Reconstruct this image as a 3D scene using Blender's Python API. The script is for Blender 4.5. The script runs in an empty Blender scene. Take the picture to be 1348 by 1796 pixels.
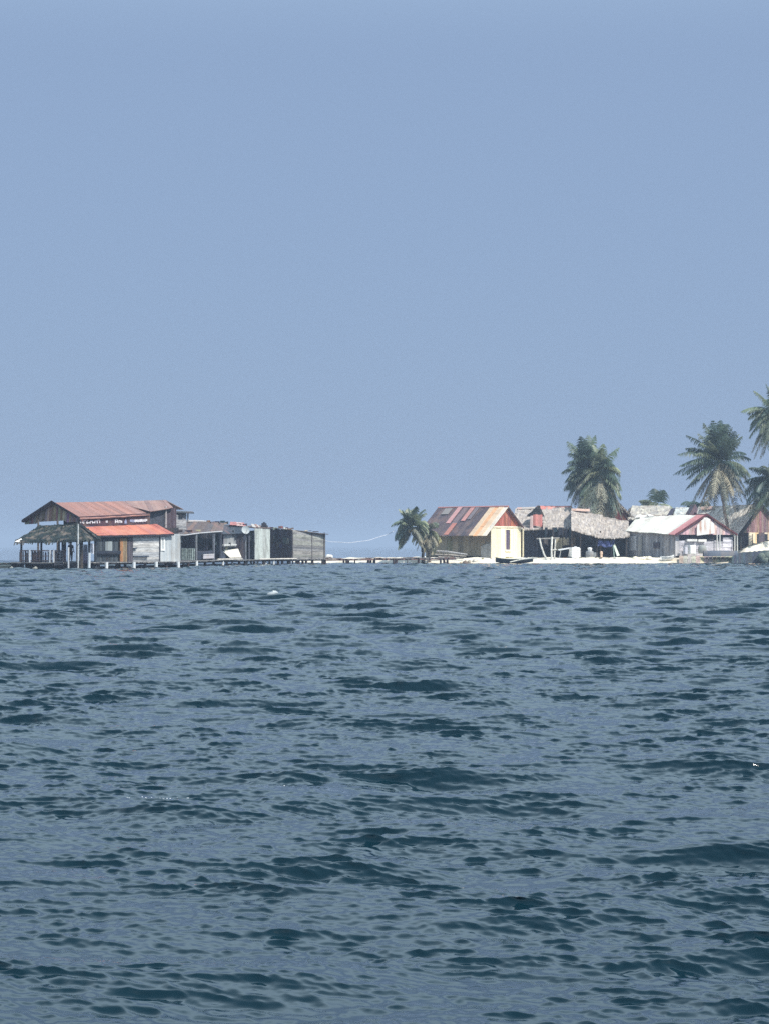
import bpy, bmesh, math, random
import numpy as np
from mathutils import Vector, Matrix

# ------------------------------------------------------------------ basics
scene = bpy.context.scene
COL = scene.collection
EYE_H, FOC, HOR = 1.9, 4000.0, 958.0
R = math.radians
rng = random.Random(7)


def P(px, py, Y):
    """photo pixel at distance Y -> point in the world (metres, water at z = 0)"""
    return Vector(((px - 674.0) * Y / FOC, Y, EYE_H + (HOR - py) * Y / FOC))


def G(px, Y, z):
    return Vector(((px - 674.0) * Y / FOC, Y, z))


def lin(c):
    return tuple((v / 255.0 / 12.92) if v / 255.0 <= 0.04045 else ((v / 255.0 + 0.055) / 1.055) ** 2.4 for v in c)


# ------------------------------------------------------------------ materials
def tint_material(name, rough=0.85, nscale=1.2, stretch=(1, 1, 1), amount=0.35, fine=9.0, bump=0.25, spec=0.3,
                  stain=None, stain_amt=0.0, stain_scale=0.8, metallic=0.0, translucent=0.0):
    m = bpy.data.materials.new(name)
    m.use_nodes = True
    nt = m.node_tree
    N, L = nt.nodes, nt.links
    N.clear()
    out = N.new('ShaderNodeOutputMaterial')
    bs = N.new('ShaderNodeBsdfPrincipled')
    bs.inputs['Roughness'].default_value = rough
    bs.inputs['Specular IOR Level'].default_value = spec
    bs.inputs['Metallic'].default_value = metallic
    at = N.new('ShaderNodeAttribute'); at.attribute_name = 'tint'
    tc = N.new('ShaderNodeTexCoord')
    mp = N.new('ShaderNodeMapping'); mp.inputs['Scale'].default_value = stretch
    L.new(tc.outputs['Object'], mp.inputs['Vector'])
    n1 = N.new('ShaderNodeTexNoise'); n1.inputs['Scale'].default_value = nscale; n1.inputs['Detail'].default_value = 6
    n1.inputs['Roughness'].default_value = 0.65
    n2 = N.new('ShaderNodeTexNoise'); n2.inputs['Scale'].default_value = fine; n2.inputs['Detail'].default_value = 4
    L.new(mp.outputs['Vector'], n1.inputs['Vector']); L.new(mp.outputs['Vector'], n2.inputs['Vector'])
    ad = N.new('ShaderNodeMath'); ad.operation = 'ADD'
    L.new(n1.outputs['Fac'], ad.inputs[0]); L.new(n2.outputs['Fac'], ad.inputs[1])
    mr = N.new('ShaderNodeMapRange')
    mr.inputs['From Min'].default_value = 0.7; mr.inputs['From Max'].default_value = 1.3
    mr.inputs['To Min'].default_value = 1 - amount; mr.inputs['To Max'].default_value = 1 + amount
    L.new(ad.outputs[0], mr.inputs['Value'])
    mul = N.new('ShaderNodeVectorMath'); mul.operation = 'SCALE'
    L.new(at.outputs['Color'], mul.inputs[0]); L.new(mr.outputs['Result'], mul.inputs['Scale'])
    col = mul.outputs['Vector']
    if stain is not None:
        n3 = N.new('ShaderNodeTexNoise'); n3.inputs['Scale'].default_value = stain_scale; n3.inputs['Detail'].default_value = 7
        L.new(mp.outputs['Vector'], n3.inputs['Vector'])
        r3 = N.new('ShaderNodeMapRange')
        r3.inputs['From Min'].default_value = 0.5; r3.inputs['From Max'].default_value = 0.66
        r3.inputs['To Max'].default_value = stain_amt
        L.new(n3.outputs['Fac'], r3.inputs['Value'])
        mx = N.new('ShaderNodeMix'); mx.data_type = 'RGBA'
        L.new(r3.outputs['Result'], mx.inputs['Factor']); L.new(col, mx.inputs['A'])
        mx.inputs['B'].default_value = (*lin(stain), 1)
        col = mx.outputs['Result']
    L.new(col, bs.inputs['Base Color'])
    if bump:
        b = N.new('ShaderNodeBump'); b.inputs['Strength'].default_value = bump; b.inputs['Distance'].default_value = 0.05
        L.new(ad.outputs[0], b.inputs['Height']); L.new(b.outputs['Normal'], bs.inputs['Normal'])
    if translucent:
        tr = N.new('ShaderNodeBsdfTranslucent'); L.new(col, tr.inputs['Color'])
        ms = N.new('ShaderNodeMixShader'); ms.inputs[0].default_value = translucent
        L.new(bs.outputs[0], ms.inputs[1]); L.new(tr.outputs[0], ms.inputs[2]); L.new(ms.outputs[0], out.inputs['Surface'])
    else:
        L.new(bs.outputs[0], out.inputs['Surface'])
    return m


WOOD = tint_material('weathered_wood', 0.9, 1.6, (1, 1, 1), 0.5, 7.0, 0.3, 0.15)
PLANKV = tint_material('vertical_planks', 0.9, 1.5, (3, 3, 0.5), 0.5, 5.0, 0.3, 0.15, stain=(70, 55, 45), stain_amt=0.35)
PLANKH = tint_material('horizontal_planks', 0.9, 1.2, (0.6, 0.6, 5), 0.45, 4.0, 0.3, 0.15, stain=(70, 68, 66), stain_amt=0.45)
METAL = tint_material('rusty_roof_sheet', 0.6, 0.9, (1, 1, 1), 0.2, 6.0, 0.2, 0.3, stain=(148, 104, 94), stain_amt=0.3, stain_scale=0.7)
ZINC = tint_material('pale_roof_sheet', 0.6, 0.9, (1, 1, 1), 0.16, 6.0, 0.15, 0.25, stain=(150, 120, 105), stain_amt=0.35, stain_scale=0.9)
THATCH = tint_material('dry_thatch', 0.95, 1.6, (1, 1, 1), 0.35, 7.0, 0.3, 0.1, stain=(140, 126, 116), stain_amt=0.5, stain_scale=1.4)
PAINT = tint_material('worn_paint', 0.7, 1.0, (1, 1, 0.5), 0.14, 8.0, 0.12, 0.25, stain=(150, 130, 105), stain_amt=0.25, stain_scale=1.2)
PLASTER = tint_material('rough_render', 0.9, 0.9, (1, 1, 1), 0.3, 6.0, 0.2, 0.15, stain=(60, 58, 48), stain_amt=0.4)
CLOTH = tint_material('cloth', 0.9, 1.6, (1, 1, 1), 0.25, 6.0, 0.3, 0.1)
STONE = tint_material('grey_stone', 0.9, 1.1, (1, 1, 1), 0.4, 6.0, 0.5, 0.2)
LEAF = tint_material('palm_leaf', 0.45, 0.9, (1, 1, 1), 0.4, 5.0, 0.0, 0.45, translucent=0.38)
DRYLEAF = tint_material('dry_palm_leaf', 0.8, 0.9, (1, 1, 1), 0.35, 5.0, 0.0, 0.15, translucent=0.15)
BARK = tint_material('palm_bark', 0.95, 1.2, (1, 1, 4), 0.4, 5.0, 0.5, 0.1)
SKIN = tint_material('skin', 0.6, 1.0, (1, 1, 1), 0.1, 6.0, 0.0, 0.3)


# ------------------------------------------------------------------ mesh builder
class MB:
    def __init__(self):
        self.v, self.f, self.t = [], [], []

    def face(self, idx, tint):
        self.f.append(tuple(idx)); self.t.append(tint)

    def poly(self, pts, tint):
        b = len(self.v); self.v += [Vector(p) for p in pts]
        self.face(range(b, b + len(pts)), tint)

    def hexa(self, lo, hi, tint):
        """lo / hi: four points each, joined into a closed block"""
        b = len(self.v); self.v += [Vector(p) for p in lo] + [Vector(p) for p in hi]
        n = len(lo)
        self.face([b + i for i in reversed(range(n))], tint)
        self.face([b + n + i for i in range(n)], tint)
        for i in range(n):
            j = (i + 1) % n
            self.face((b + i, b + j, b + n + j, b + n + i), tint)

    def slab(self, pts, t, tint, normal=None):
        pts = [Vector(p) for p in pts]
        n = normal or (pts[1] - pts[0]).cross(pts[2] - pts[0]).normalized()
        self.hexa([p - n * t for p in pts], pts, tint)

    def box(self, c, sx, sy, sz, tint, rz=0.0):
        c = Vector(c); ca, sa = math.cos(rz), math.sin(rz)
        q = [(-1, -1), (1, -1), (1, 1), (-1, 1)]
        lo = [c + Vector((ca * a * sx / 2 - sa * b * sy / 2, sa * a * sx / 2 + ca * b * sy / 2, 0)) for a, b in q]
        self.hexa(lo, [p + Vector((0, 0, sz)) for p in lo], tint)

    def tube(self, pts, rad, tint, n=6):
        pts = [Vector(p) for p in pts]
        if not isinstance(rad, (list, tuple)):
            rad = [rad] * len(pts)
        b = len(self.v)
        for i, p in enumerate(pts):
            d = (pts[min(i + 1, len(pts) - 1)] - pts[max(i - 1, 0)]).normalized()
            a = d.cross(Vector((0.13, 0.97, 0.2)))
            if a.length < 1e-3:
                a = d.cross(Vector((1, 0, 0)))
            a.normalize(); c = d.cross(a)
            for k in range(n):
                w = 2 * math.pi * k / n
                self.v.append(p + (a * math.cos(w) + c * math.sin(w)) * rad[i])
        for i in range(len(pts) - 1):
            for k in range(n):
                k2 = (k + 1) % n
                self.face((b + i * n + k, b + i * n + k2, b + (i + 1) * n + k2, b + (i + 1) * n + k), tint)
        self.face([b + k for k in reversed(range(n))], tint)
        self.face([b + (len(pts) - 1) * n + k for k in range(n)], tint)

    def lathe(self, c, prof, tint, n=14):
        c = Vector(c); b = len(self.v)
        for r, z in prof:
            for k in range(n):
                w = 2 * math.pi * k / n
                self.v.append(c + Vector((r * math.cos(w), r * math.sin(w), z)))
        for i in range(len(prof) - 1):
            for k in range(n):
                k2 = (k + 1) % n
                self.face((b + i * n + k, b + i * n + k2, b + (i + 1) * n + k2, b + (i + 1) * n + k), tint)
        self.face([b + k for k in reversed(range(n))], tint)
        self.face([b + (len(prof) - 1) * n + k for k in range(n)], tint)

    def boards(self, bl, br, tr, tl, n, tints, vertical=True, t=0.04, jit=0.04, gap=0.0, r=rng):
        """a wall of separate boards between four corners"""
        bl, br, tr, tl = map(Vector, (bl, br, tr, tl))
        nrm = (br - bl).cross(tl - bl).normalized()

        def at(u, v):
            return bl * (1 - u) * (1 - v) + br * u * (1 - v) + tr * u * v + tl * (1 - u) * v
        for i in range(n):
            a, b = i / n, (i + 1) / n - gap
            off = nrm * r.uniform(0, t * 0.6)
            j0, j1 = r.uniform(-jit, jit), r.uniform(-jit, jit)
            if vertical:
                q = [at(a, 0), at(b, 0), at(b, 1), at(a, 1)]
                q[0].z += j0; q[1].z += j0; q[2].z += j1; q[3].z += j1
            else:
                q = [at(0, a), at(1, a), at(1, b), at(0, b)]
            c = r.choice(tints); k = r.uniform(0.8, 1.2)
            self.slab([p + off for p in q], t, tuple(x * k for x in c), nrm)

    def sheets(self, el, er, rr, rl, n, tints, nv=4, t=0.05, wave=0.05, ragged=0.08, r=rng, order=None, bulge=0.0):
        """roof slope of overlapping sheets; el/er eave left, right; rr/rl ridge right, left"""
        el, er, rr, rl = map(Vector, (el, er, rr, rl))
        nrm = (er - el).cross(rl - el).normalized()
        if nrm.z < 0:
            nrm = -nrm

        def at(u, v):
            p = el * (1 - u) * (1 - v) + er * u * (1 - v) + rr * u * v + rl * (1 - u) * v
            return p + nrm * bulge * math.sin(math.pi * u) * math.sin(math.pi * v)
        for i in range(n):
            a, b = i / n, (i + 1) / n + 0.12 / n
            b = min(b, 1.0) if i == n - 1 else b
            lift = r.uniform(0, wave)
            low = r.uniform(-ragged, ragged) * 0.5
            c = tints[order[i] % len(tints)] if order else r.choice(tints)
            k = r.uniform(0.88, 1.12)
            vs = [low / max((rl - el).length, .1)] + [(q + 1) / nv for q in range(nv)]
            for q in range(nv):
                kk = k * r.uniform(0.95, 1.05)
                off = nrm * (lift + r.uniform(0, wave * .3))
                quad = [at(a, vs[q]), at(b, vs[q]), at(b, vs[q + 1]), at(a, vs[q + 1])]
                self.slab([p + off for p in quad], t, tuple(x * kk for x in c), nrm)

    def thatch(self, el, er, rr, rl, nu, nv, tints, t=0.25, jit=0.07, fringe=0.35, r=rng, sag=0.0):
        el, er, rr, rl = map(Vector, (el, er, rr, rl))
        nrm = (er - el).cross(rl - el).normalized()
        if nrm.z < 0:
            nrm = -nrm
        down = ((el - rl).normalized() + (er - rr).normalized()).normalized()

        def at(u, v):
            p = el * (1 - u) * (1 - v) + er * u * (1 - v) + rr * u * v + rl * (1 - u) * v
            return p - Vector((0, 0, sag * math.sin(math.pi * u)))
        b = len(self.v)
        for j in range(nv + 1):
            for i in range(nu + 1):
                p = at(i / nu, j / nv) + nrm * r.uniform(-jit, jit) * .6 + Vector((0, 0, r.uniform(-jit, jit) * .5))
                self.v.append(p)
        for j in range(nv + 1):
            for i in range(nu + 1):
                self.v.append(at(i / nu, j / nv) - nrm * t)
        W = nu + 1; o = b + W * (nv + 1)
        for j in range(nv):
            for i in range(nu):
                k = r.uniform(0.88, 1.1); c = tuple(x * k for x in r.choice(tints))
                self.face((b + j * W + i, b + j * W + i + 1, b + (j + 1) * W + i + 1, b + (j + 1) * W + i), c)
                self.face((o + (j + 1) * W + i, o + (j + 1) * W + i + 1, o + j * W + i + 1, o + j * W + i), c)
        c = tints[0]
        for i in range(nu):
            self.face((o + i, o + i + 1, b + i + 1, b + i), c)
            self.face((b + nv * W + i, b + nv * W + i + 1, o + nv * W + i + 1, o + nv * W + i), c)
        for j in range(nv):
            self.face((b + j * W, b + (j + 1) * W, o + (j + 1) * W, o + j * W), c)
            self.face((o + j * W + nu, o + (j + 1) * W + nu, b + (j + 1) * W + nu, b + j * W + nu), c)
        # hanging straw: along the eave and as loose layers up the slope
        wid = (er - el).length
        for row in range(nv):
            v = row / nv
            m = int(wid / 0.16) if row == 0 else int(wid / 0.5)
            for i in range(m):
                u = (i + r.random()) / m
                p = at(u, v) + nrm * (0.05 if row == 0 else 0.02) * r.uniform(.6, 1.4)
                ln = fringe * r.uniform(0.4, 1.3)
                w = (er - el).normalized() * r.uniform(0.06, 0.14)
                dn = (down + Vector((0, 0, -0.5)) * (1 if row == 0 else 0.1) + (er - el).normalized() * r.uniform(-0.3, 0.3)).normalized()
                k = r.uniform(0.85, 1.12); cc = tuple(x * k for x in r.choice(tints))
                up = down * -0.25
                self.poly([p - w + up, p + w + up, p + dn * ln + w * 0.5, p + dn * ln - w * 0.4], cc)

    def build(self, name, material, parent=None, smooth=False):
        base = parent.matrix_world.translation.copy() if parent is not None else Vector((0, 0, 0))
        if parent is not None:
            p = parent
            base = Vector((0, 0, 0))
            while p is not None:
                base += p.location
                p = p.parent
        me = bpy.data.meshes.new(name)
        me.from_pydata([tuple(v - base) for v in self.v], [], self.f)
        ca = me.color_attributes.new('tint', 'FLOAT_COLOR', 'CORNER')
        buf = np.empty((len(me.loops), 4), dtype=np.float32)
        i = 0
        for f, t in zip(self.f, self.t):
            buf[i:i + len(f), :3] = t; i += len(f)
        buf[:, 3] = 1
        ca.data.foreach_set('color', buf.ravel())
        me.materials.append(material)
        if smooth:
            me.polygons.foreach_set('use_smooth', np.ones(len(me.polygons), dtype=bool))
        o = bpy.data.objects.new(name, me)
        COL.objects.link(o)
        if parent is not None:
            o.parent = parent
        return o


def tag(o, label=None, cat=None, group=None, kind=None):
    if label: o['label'] = label
    if cat: o['category'] = cat
    if group: o['group'] = group
    if kind: o['kind'] = kind
    return o


def thing(name, loc, label, cat, group=None):
    o = bpy.data.objects.new(name, None)
    o.empty_display_size = 0.3
    COL.objects.link(o)
    o.location = loc
    return tag(o, label, cat, group)


def single(mb, name, material, label, cat, group=None, smooth=False):
    """a thing made of one mesh, its origin at its base"""
    lo = min(v.z for v in mb.v)
    c = sum(mb.v, Vector()) / len(mb.v); c.z = lo
    mb.v = [v - c for v in mb.v]
    o = mb.build(name, material, None, smooth)
    o.location = c
    return tag(o, label, cat, group)


def mk(fn, name, material, parent, smooth=False):
    mb = MB(); fn(mb)
    return mb.build(name, material, parent, smooth)


# tints (linear albedo)
GREY_WOOD = [lin((150, 148, 146)), lin((132, 132, 132)), lin((164, 160, 154)), lin((118, 118, 120))]
DARK_WOOD = [lin((52, 54, 60)), lin((62, 60, 64)), lin((44, 48, 56)), lin((70, 66, 66))]
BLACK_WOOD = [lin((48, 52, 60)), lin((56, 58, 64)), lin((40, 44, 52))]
BROWN_WOOD = [lin((138, 112, 104)), lin((118, 94, 90)), lin((150, 122, 110)), lin((126, 106, 102))]
PALE_WOOD = [lin((184, 184, 180)), lin((170, 172, 170)), lin((196, 194, 186))]
WHITE = lin((232, 230, 224))
STRAW = [lin((174, 165, 156)), lin((166, 157, 149)), lin((182, 173, 162)), lin((160, 153, 147)), lin((170, 163, 158))]

# ------------------------------------------------------------------ camera, sun, sky
cam_d = bpy.data.cameras.new('camera')
cam = bpy.data.objects.new('camera', cam_d)
COL.objects.link(cam)
cam_d.sensor_fit = 'VERTICAL'
cam_d.angle = 2 * math.atan(898.0 / FOC)
cam_d.clip_start = 0.3
cam_d.clip_end = 30000
cam.location = (0, 0, EYE_H)
cam.rotation_euler = (R(90) + math.atan((HOR - 898.0) / FOC), 0, 0)
scene.camera = cam

SUN_EL = R(52)
sun_h = Vector((0.8, -0.6, 0)).normalized()
sun_dir = (sun_h * math.cos(SUN_EL) + Vector((0, 0, math.sin(SUN_EL)))).normalized()
sd = bpy.data.lights.new('sun', 'SUN')
sd.energy = 4.3
sd.angle = R(0.5)
sd.color = (1.0, 0.96, 0.89)
sun = bpy.data.objects.new('sun', sd)
COL.objects.link(sun)
sun.rotation_euler = sun_dir.to_track_quat('Z', 'Y').to_euler()
sun.location = (60, 100, 80)

world = bpy.data.worlds.new('World')
scene.world = world
world.use_nodes = True
wn, wl = world.node_tree.nodes, world.node_tree.links
wn.clear()
wo = wn.new('ShaderNodeOutputWorld')
bg = wn.new('ShaderNodeBackground')
sky = wn.new('ShaderNodeTexSky')
sky.sky_type = 'NISHITA'
sky.sun_disc = False
sky.sun_elevation = SUN_EL
sky.sun_rotation = math.atan2(sun_h.x, sun_h.y)
sky.altitude = 0
sky.air_density = 1.0
sky.dust_density = 1.0
sky.ozone_density = 2.0
SKY_STRENGTH = 0.10
# thin even sea haze: the sky near the horizon is veiled to one hazy blue
hz = wn.new('ShaderNodeMix'); hz.data_type = 'RGBA'
gam = wn.new('ShaderNodeRGB')
HAZE_SKY = lin((143, 167, 202))
SKY_BOOST = (1.10, 1.46, 1.72)  # unseen sky above the view, brightened to lighten the water and lift shadows
gam.outputs[0].default_value = tuple(c / SKY_STRENGTH / 2 ** 0.25 for c in HAZE_SKY) + (1,)
tcw = wn.new('ShaderNodeTexCoord')
sx = wn.new('ShaderNodeSeparateXYZ')
wl.new(tcw.outputs['Generated'], sx.inputs[0])
mrw = wn.new('ShaderNodeMapRange')
mrw.interpolation_type = 'SMOOTHSTEP'
mrw.inputs['From Min'].default_value = 0.3; mrw.inputs['From Max'].default_value = 0.9
mrw.inputs['To Min'].default_value = 0.9; mrw.inputs['To Max'].default_value = 0.2
wl.new(sx.outputs['Z'], mrw.inputs['Value'])
wl.new(mrw.outputs['Result'], hz.inputs['Factor'])
wl.new(sky.outputs['Color'], hz.inputs['A'])
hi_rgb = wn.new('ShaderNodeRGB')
hi_rgb.outputs[0].default_value = tuple(c / SKY_STRENGTH / 2 ** 0.25 for c in SKY_BOOST) + (1,)
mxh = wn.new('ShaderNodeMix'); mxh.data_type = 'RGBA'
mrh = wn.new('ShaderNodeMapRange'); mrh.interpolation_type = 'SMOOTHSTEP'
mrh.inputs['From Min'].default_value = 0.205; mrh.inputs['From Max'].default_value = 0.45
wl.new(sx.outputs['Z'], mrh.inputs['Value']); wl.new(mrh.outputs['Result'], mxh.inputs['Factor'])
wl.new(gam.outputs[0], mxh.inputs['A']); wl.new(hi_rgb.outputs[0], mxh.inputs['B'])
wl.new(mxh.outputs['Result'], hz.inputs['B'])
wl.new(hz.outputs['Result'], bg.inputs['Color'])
bg.inputs['Strength'].default_value = SKY_STRENGTH
wl.new(bg.outputs[0], wo.inputs['Surface'])

scene.view_settings.view_transform = 'Standard'
scene.view_settings.look = 'None'
EXPOSURE = 0.25
scene.view_settings.exposure = EXPOSURE
scene.view_settings.gamma = 1
scene.cycles.use_denoising = False
scene.cycles.max_bounces = 6
scene.cycles.use_adaptive_sampling = False


# ------------------------------------------------------------------ sea
def tile(L, n, lmin, lmax, lpeak, rms, wind, spread, seed, chop, ex=4.0):
    g = np.random.default_rng(seed)
    k1 = np.fft.fftfreq(n, L / n) * 2 * np.pi
    kx, ky = np.meshgrid(k1, k1, indexing='xy')
    k = np.hypot(kx, ky); k[0, 0] = 1
    kp = 2 * np.pi / lpeak
    cosd = (kx * wind[0] + ky * wind[1]) / k
    D = np.where(cosd > 0, np.maximum(cosd, 0) ** spread, 0) + 0.04
    S = k ** -ex * np.exp(-1.25 * (kp / k) ** 2) * D
    S[(k < 2 * np.pi / lmax) | (k > 2 * np.pi / lmin)] = 0
    S[0, 0] = 0
    h = (g.normal(size=(n, n)) + 1j * g.normal(size=(n, n))) * np.sqrt(S)
    H = np.fft.ifft2(h)
    s = rms / H.real.std()
    dx = np.fft.ifft2(-1j * kx / k * h).real * s * chop
    dy = np.fft.ifft2(-1j * ky / k * h).real * s * chop
    return H.real.astype(np.float32) * s, -dx.astype(np.float32), -dy.astype(np.float32), L, n


def sample(T, x, y):
    L, n = T[3], T[4]
    u = (x / L % 1.0) * n; v = (y / L % 1.0) * n
    i0 = np.floor(u).astype(np.int32) % n; j0 = np.floor(v).astype(np.int32) % n
    fu = (u - np.floor(u)).astype(np.float32); fv = (v - np.floor(v)).astype(np.float32)
    i1 = (i0 + 1) % n; j1 = (j0 + 1) % n
    out = []
    for a in T[:3]:
        out.append(a[j0, i0] * (1 - fu) * (1 - fv) + a[j0, i1] * fu * (1 - fv) + a[j1, i0] * (1 - fu) * fv + a[j1, i1] * fu * fv)
    return out


WIND = np.array([-0.25, -0.97])
T_BIG = tile(83.0, 1024, 0.7, 12.0, 2.3, 0.030, WIND, 4.0, 11, 1.1, 3.7)
T_MID = tile(27.1, 1024, 0.09, 1.3, 0.85, 0.0125, WIND, 9.0, 17, 1.2, 3.2)
T_CROSS = tile(19.7, 1024, 0.07, 0.9, 0.5, 0.0050, WIND, 7.0, 29, 1.1, 3.0)
T_SMALL = tile(11.3, 512, 0.05, 0.3, 0.16, 0.0026, WIND, 2.0, 5, 1.3, 3.0)
T_PATCH = tile(61.0, 128, 3.0, 40.0, 7.0, 1.0, WIND, 0.5, 23, 0.0, 3.0)


def sea_surface(X, Y, spacing):
    d = np.hypot(X, Y)
    a = (0.98 + 1.15 * np.clip((d - 18) / 70, 0, 1)) * (0.6 + 0.4 * np.clip((243 - Y) / 14, 0, 1))
    a = np.where(d > 300, 0.35 * np.clip(1.6 - d / 500, 0.15, 1), a).astype(np.float32)
    h, dx, dy = sample(T_BIG, X * .7 + 11.3, Y * .85 + 5.1)
    # gusts: patches of rougher and smoother water
    g = sample(T_PATCH, X * 1.6 + 3.0, Y * 0.7 + 9.0)[0]
    g2 = sample(T_PATCH, X * 4.1 + 31.0, Y * 2.3 + 2.0)[0]
    rough = np.clip(0.85 + 0.16 * g + 0.25 * g2, 0.55, 1.5) * (0.66 + 0.66 * np.clip((d - 12) / 80, 0, 1)).astype(np.float32)
    ca, sa = math.cos(0.16), math.sin(0.16)
    h1, dx1, dy1 = sample(T_MID, (X * ca + Y * sa) * .7, (-X * sa + Y * ca) * .85)
    ca, sa = math.cos(-0.3), math.sin(-0.3)
    h3, dx3, dy3 = sample(T_CROSS, (X * ca + Y * sa) * .75, (-X * sa + Y * ca) * .9)
    h1, dx1, dy1 = h1 + h3, dx1 + dx3, dy1 + dy3
    ca, sa = math.cos(-0.4), math.sin(-0.4)
    h2, dx2, dy2 = sample(T_SMALL, X * ca + Y * sa, -X * sa + Y * ca)
    w1 = np.clip(1.3 - spacing / 1.6, 0.75, 1).astype(np.float32) * rough * np.where(d > 300, 0.3, 1)
    w2 = np.clip(1.2 - spacing / 0.2, 0.0, 1).astype(np.float32) * (0.75 + 0.5 * rough)
    ac, wc = np.minimum(a, 1.0), np.minimum(w1, 0.8)      # choppiness stays below breaking
    lean = np.minimum(h * ac + h1 * wc, 0.2) * 1.0      # wind leans the crests over: steep lee faces, long backs
    return X + (dx * ac + dx1 * wc + dx2 * w2 * .7) + lean * WIND[0], Y + (dy * ac + dy1 * wc + dy2 * w2 * .7) + lean * WIND[1], h * a + h1 * w1 + h2 * w2


def build_sea():
    az = np.concatenate([np.linspace(-60, -12.2, 70), np.arange(-12.0, 12.0, 0.0275), np.linspace(12.0, 60, 71)])
    az = np.radians(az)
    rr = [2.2]
    while rr[-1] < 300:
        rr.append(rr[-1] * (1.006 if rr[-1] < 6 else 1.0018 if rr[-1] < 40 else 1.0024))
    rr = np.concatenate([np.array(rr), np.geomspace(304, 6000, 90)])
    dr = np.gradient(rr)
    A, Rr = np.meshgrid(az, rr)
    X = (Rr * np.sin(A)).astype(np.float32); Y = (Rr * np.cos(A)).astype(np.float32)
    sp = np.repeat(dr[:, None], len(az), 1)
    x, y, z = sea_surface(X, Y, sp)
    nr, na = X.shape
    co = np.stack([x, y, z], -1).reshape(-1, 3).astype(np.float32)
    idx = np.arange(nr * na, dtype=np.int32).reshape(nr, na)
    q = np.stack([idx[:-1, :-1], idx[:-1, 1:], idx[1:, 1:], idx[1:, :-1]], -1).reshape(-1, 4)
    me = bpy.data.meshes.new('water')
    me.vertices.add(len(co)); me.vertices.foreach_set('co', co.ravel())
    me.loops.add(q.size); me.loops.foreach_set('vertex_index', q[:, ::-1].ravel())
    me.polygons.add(len(q))
    me.polygons.foreach_set('loop_start', np.arange(0, q.size, 4, dtype=np.int32))
    me.polygons.foreach_set('use_smooth', np.ones(len(q), dtype=bool))
    me.update(); me.validate()
    o = bpy.data.objects.new('water', me)
    COL.objects.link(o)
    tag(o, kind='structure')
    m = bpy.data.materials.new('sea_water'); m.use_nodes = True
    nt = m.node_tree; N, Lk = nt.nodes, nt.links
    bs = N['Principled BSDF']
    bs.inputs['Base Color'].default_value = (0.003, 0.018, 0.028, 1)
    bs.inputs['IOR'].default_value = 1.333
    bs.inputs['Roughness'].default_value = 0.05
    tc = N.new('ShaderNodeTexCoord')
    n1 = N.new('ShaderNodeTexNoise'); n1.inputs['Scale'].default_value = 14; n1.inputs['Detail'].default_value = 5
    n1.inputs['Roughness'].default_value = 0.6
    mp = N.new('ShaderNodeMapping'); mp.inputs['Scale'].default_value = (0.7, 1.2, 1)
    Lk.new(tc.outputs['Object'], mp.inputs['Vector']); Lk.new(mp.outputs[0], n1.inputs['Vector'])
    n2 = N.new('ShaderNodeTexNoise'); n2.inputs['Scale'].default_value = 2.6; n2.inputs['Detail'].default_value = 4
    Lk.new(mp.outputs[0], n2.inputs['Vector'])
    b1 = N.new('ShaderNodeBump'); b1.inputs['Strength'].default_value = 0.25; b1.inputs['Distance'].default_value = 0.006
    Lk.new(n1.outputs['Fac'], b1.inputs['Height'])
    b2 = N.new('ShaderNodeBump'); b2.inputs['Strength'].default_value = 0.1; b2.inputs['Distance'].default_value = 0.02
    Lk.new(n2.outputs['Fac'], b2.inputs['Height']); Lk.new(b2.outputs[0], b1.inputs['Normal'])
    Lk.new(b1.outputs[0], bs.inputs['Normal'])
    me.materials.append(m)
    return o


build_sea()


def sea_z(x, y):
    """height of the built surface near (x, y), close enough for floating things"""
    xs = np.array([x], dtype=np.float32); ys = np.array([y], dtype=np.float32)
    return float(sea_surface(xs, ys, np.array([0.1]))[2][0])


def build_haze():
    mb = MB()
    mb.hexa([(-5500, -30, -2), (5500, -30, -2), (5500, 6300, -2), (-5500, 6300, -2)],
            [(-5500, -30, 26), (5500, -30, 26), (5500, 6300, 26), (-5500, 6300, 26)], (1, 1, 1))
    m = bpy.data.materials.new('sea_haze'); m.use_nodes = True
    nt = m.node_tree; nt.nodes.clear()
    o_ = nt.nodes.new('ShaderNodeOutputMaterial'); v = nt.nodes.new('ShaderNodeVolumePrincipled')
    v.inputs['Color'].default_value = (0.56, 0.69, 0.88, 1)
    v.inputs['Density'].default_value = 0.0005
    v.inputs['Anisotropy'].default_value = 0.0
    nt.links.new(v.outputs[0], o_.inputs['Volume'])
    o = mb.build('haze', m)
    tag(o, kind='stuff')


build_haze()

# ------------------------------------------------------------------ beach
FRONT = [(-20, 264), (-16, 262), (-6.7, 258), (1.0, 254), (7.9, 251), (17.7, 247.5), (26.4, 248), (32.7, 248.5), (38.2, 249), (39.2, 253.5), (43.5, 256), (60, 258), (140, 262)]
BACK = [(-20, 264.5), (-16, 264.8), (-6.7, 268), (1.0, 275), (7, 300), (17, 330), (140, 345)]
TOP = [(-20, 0.1), (-16, 0.42), (-6.7, 0.5), (1, 0.5), (7.9, 0.55), (17.7, 0.55), (32.7, 0.62), (38, 0.55), (39.4, 0.6), (40.6, 1.7), (43.5, 2.45), (50, 2.7), (140, 2.7)]


def interp(tb, x):
    return float(np.interp(x, [a for a, b in tb], [b for a, b in tb]))


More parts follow.
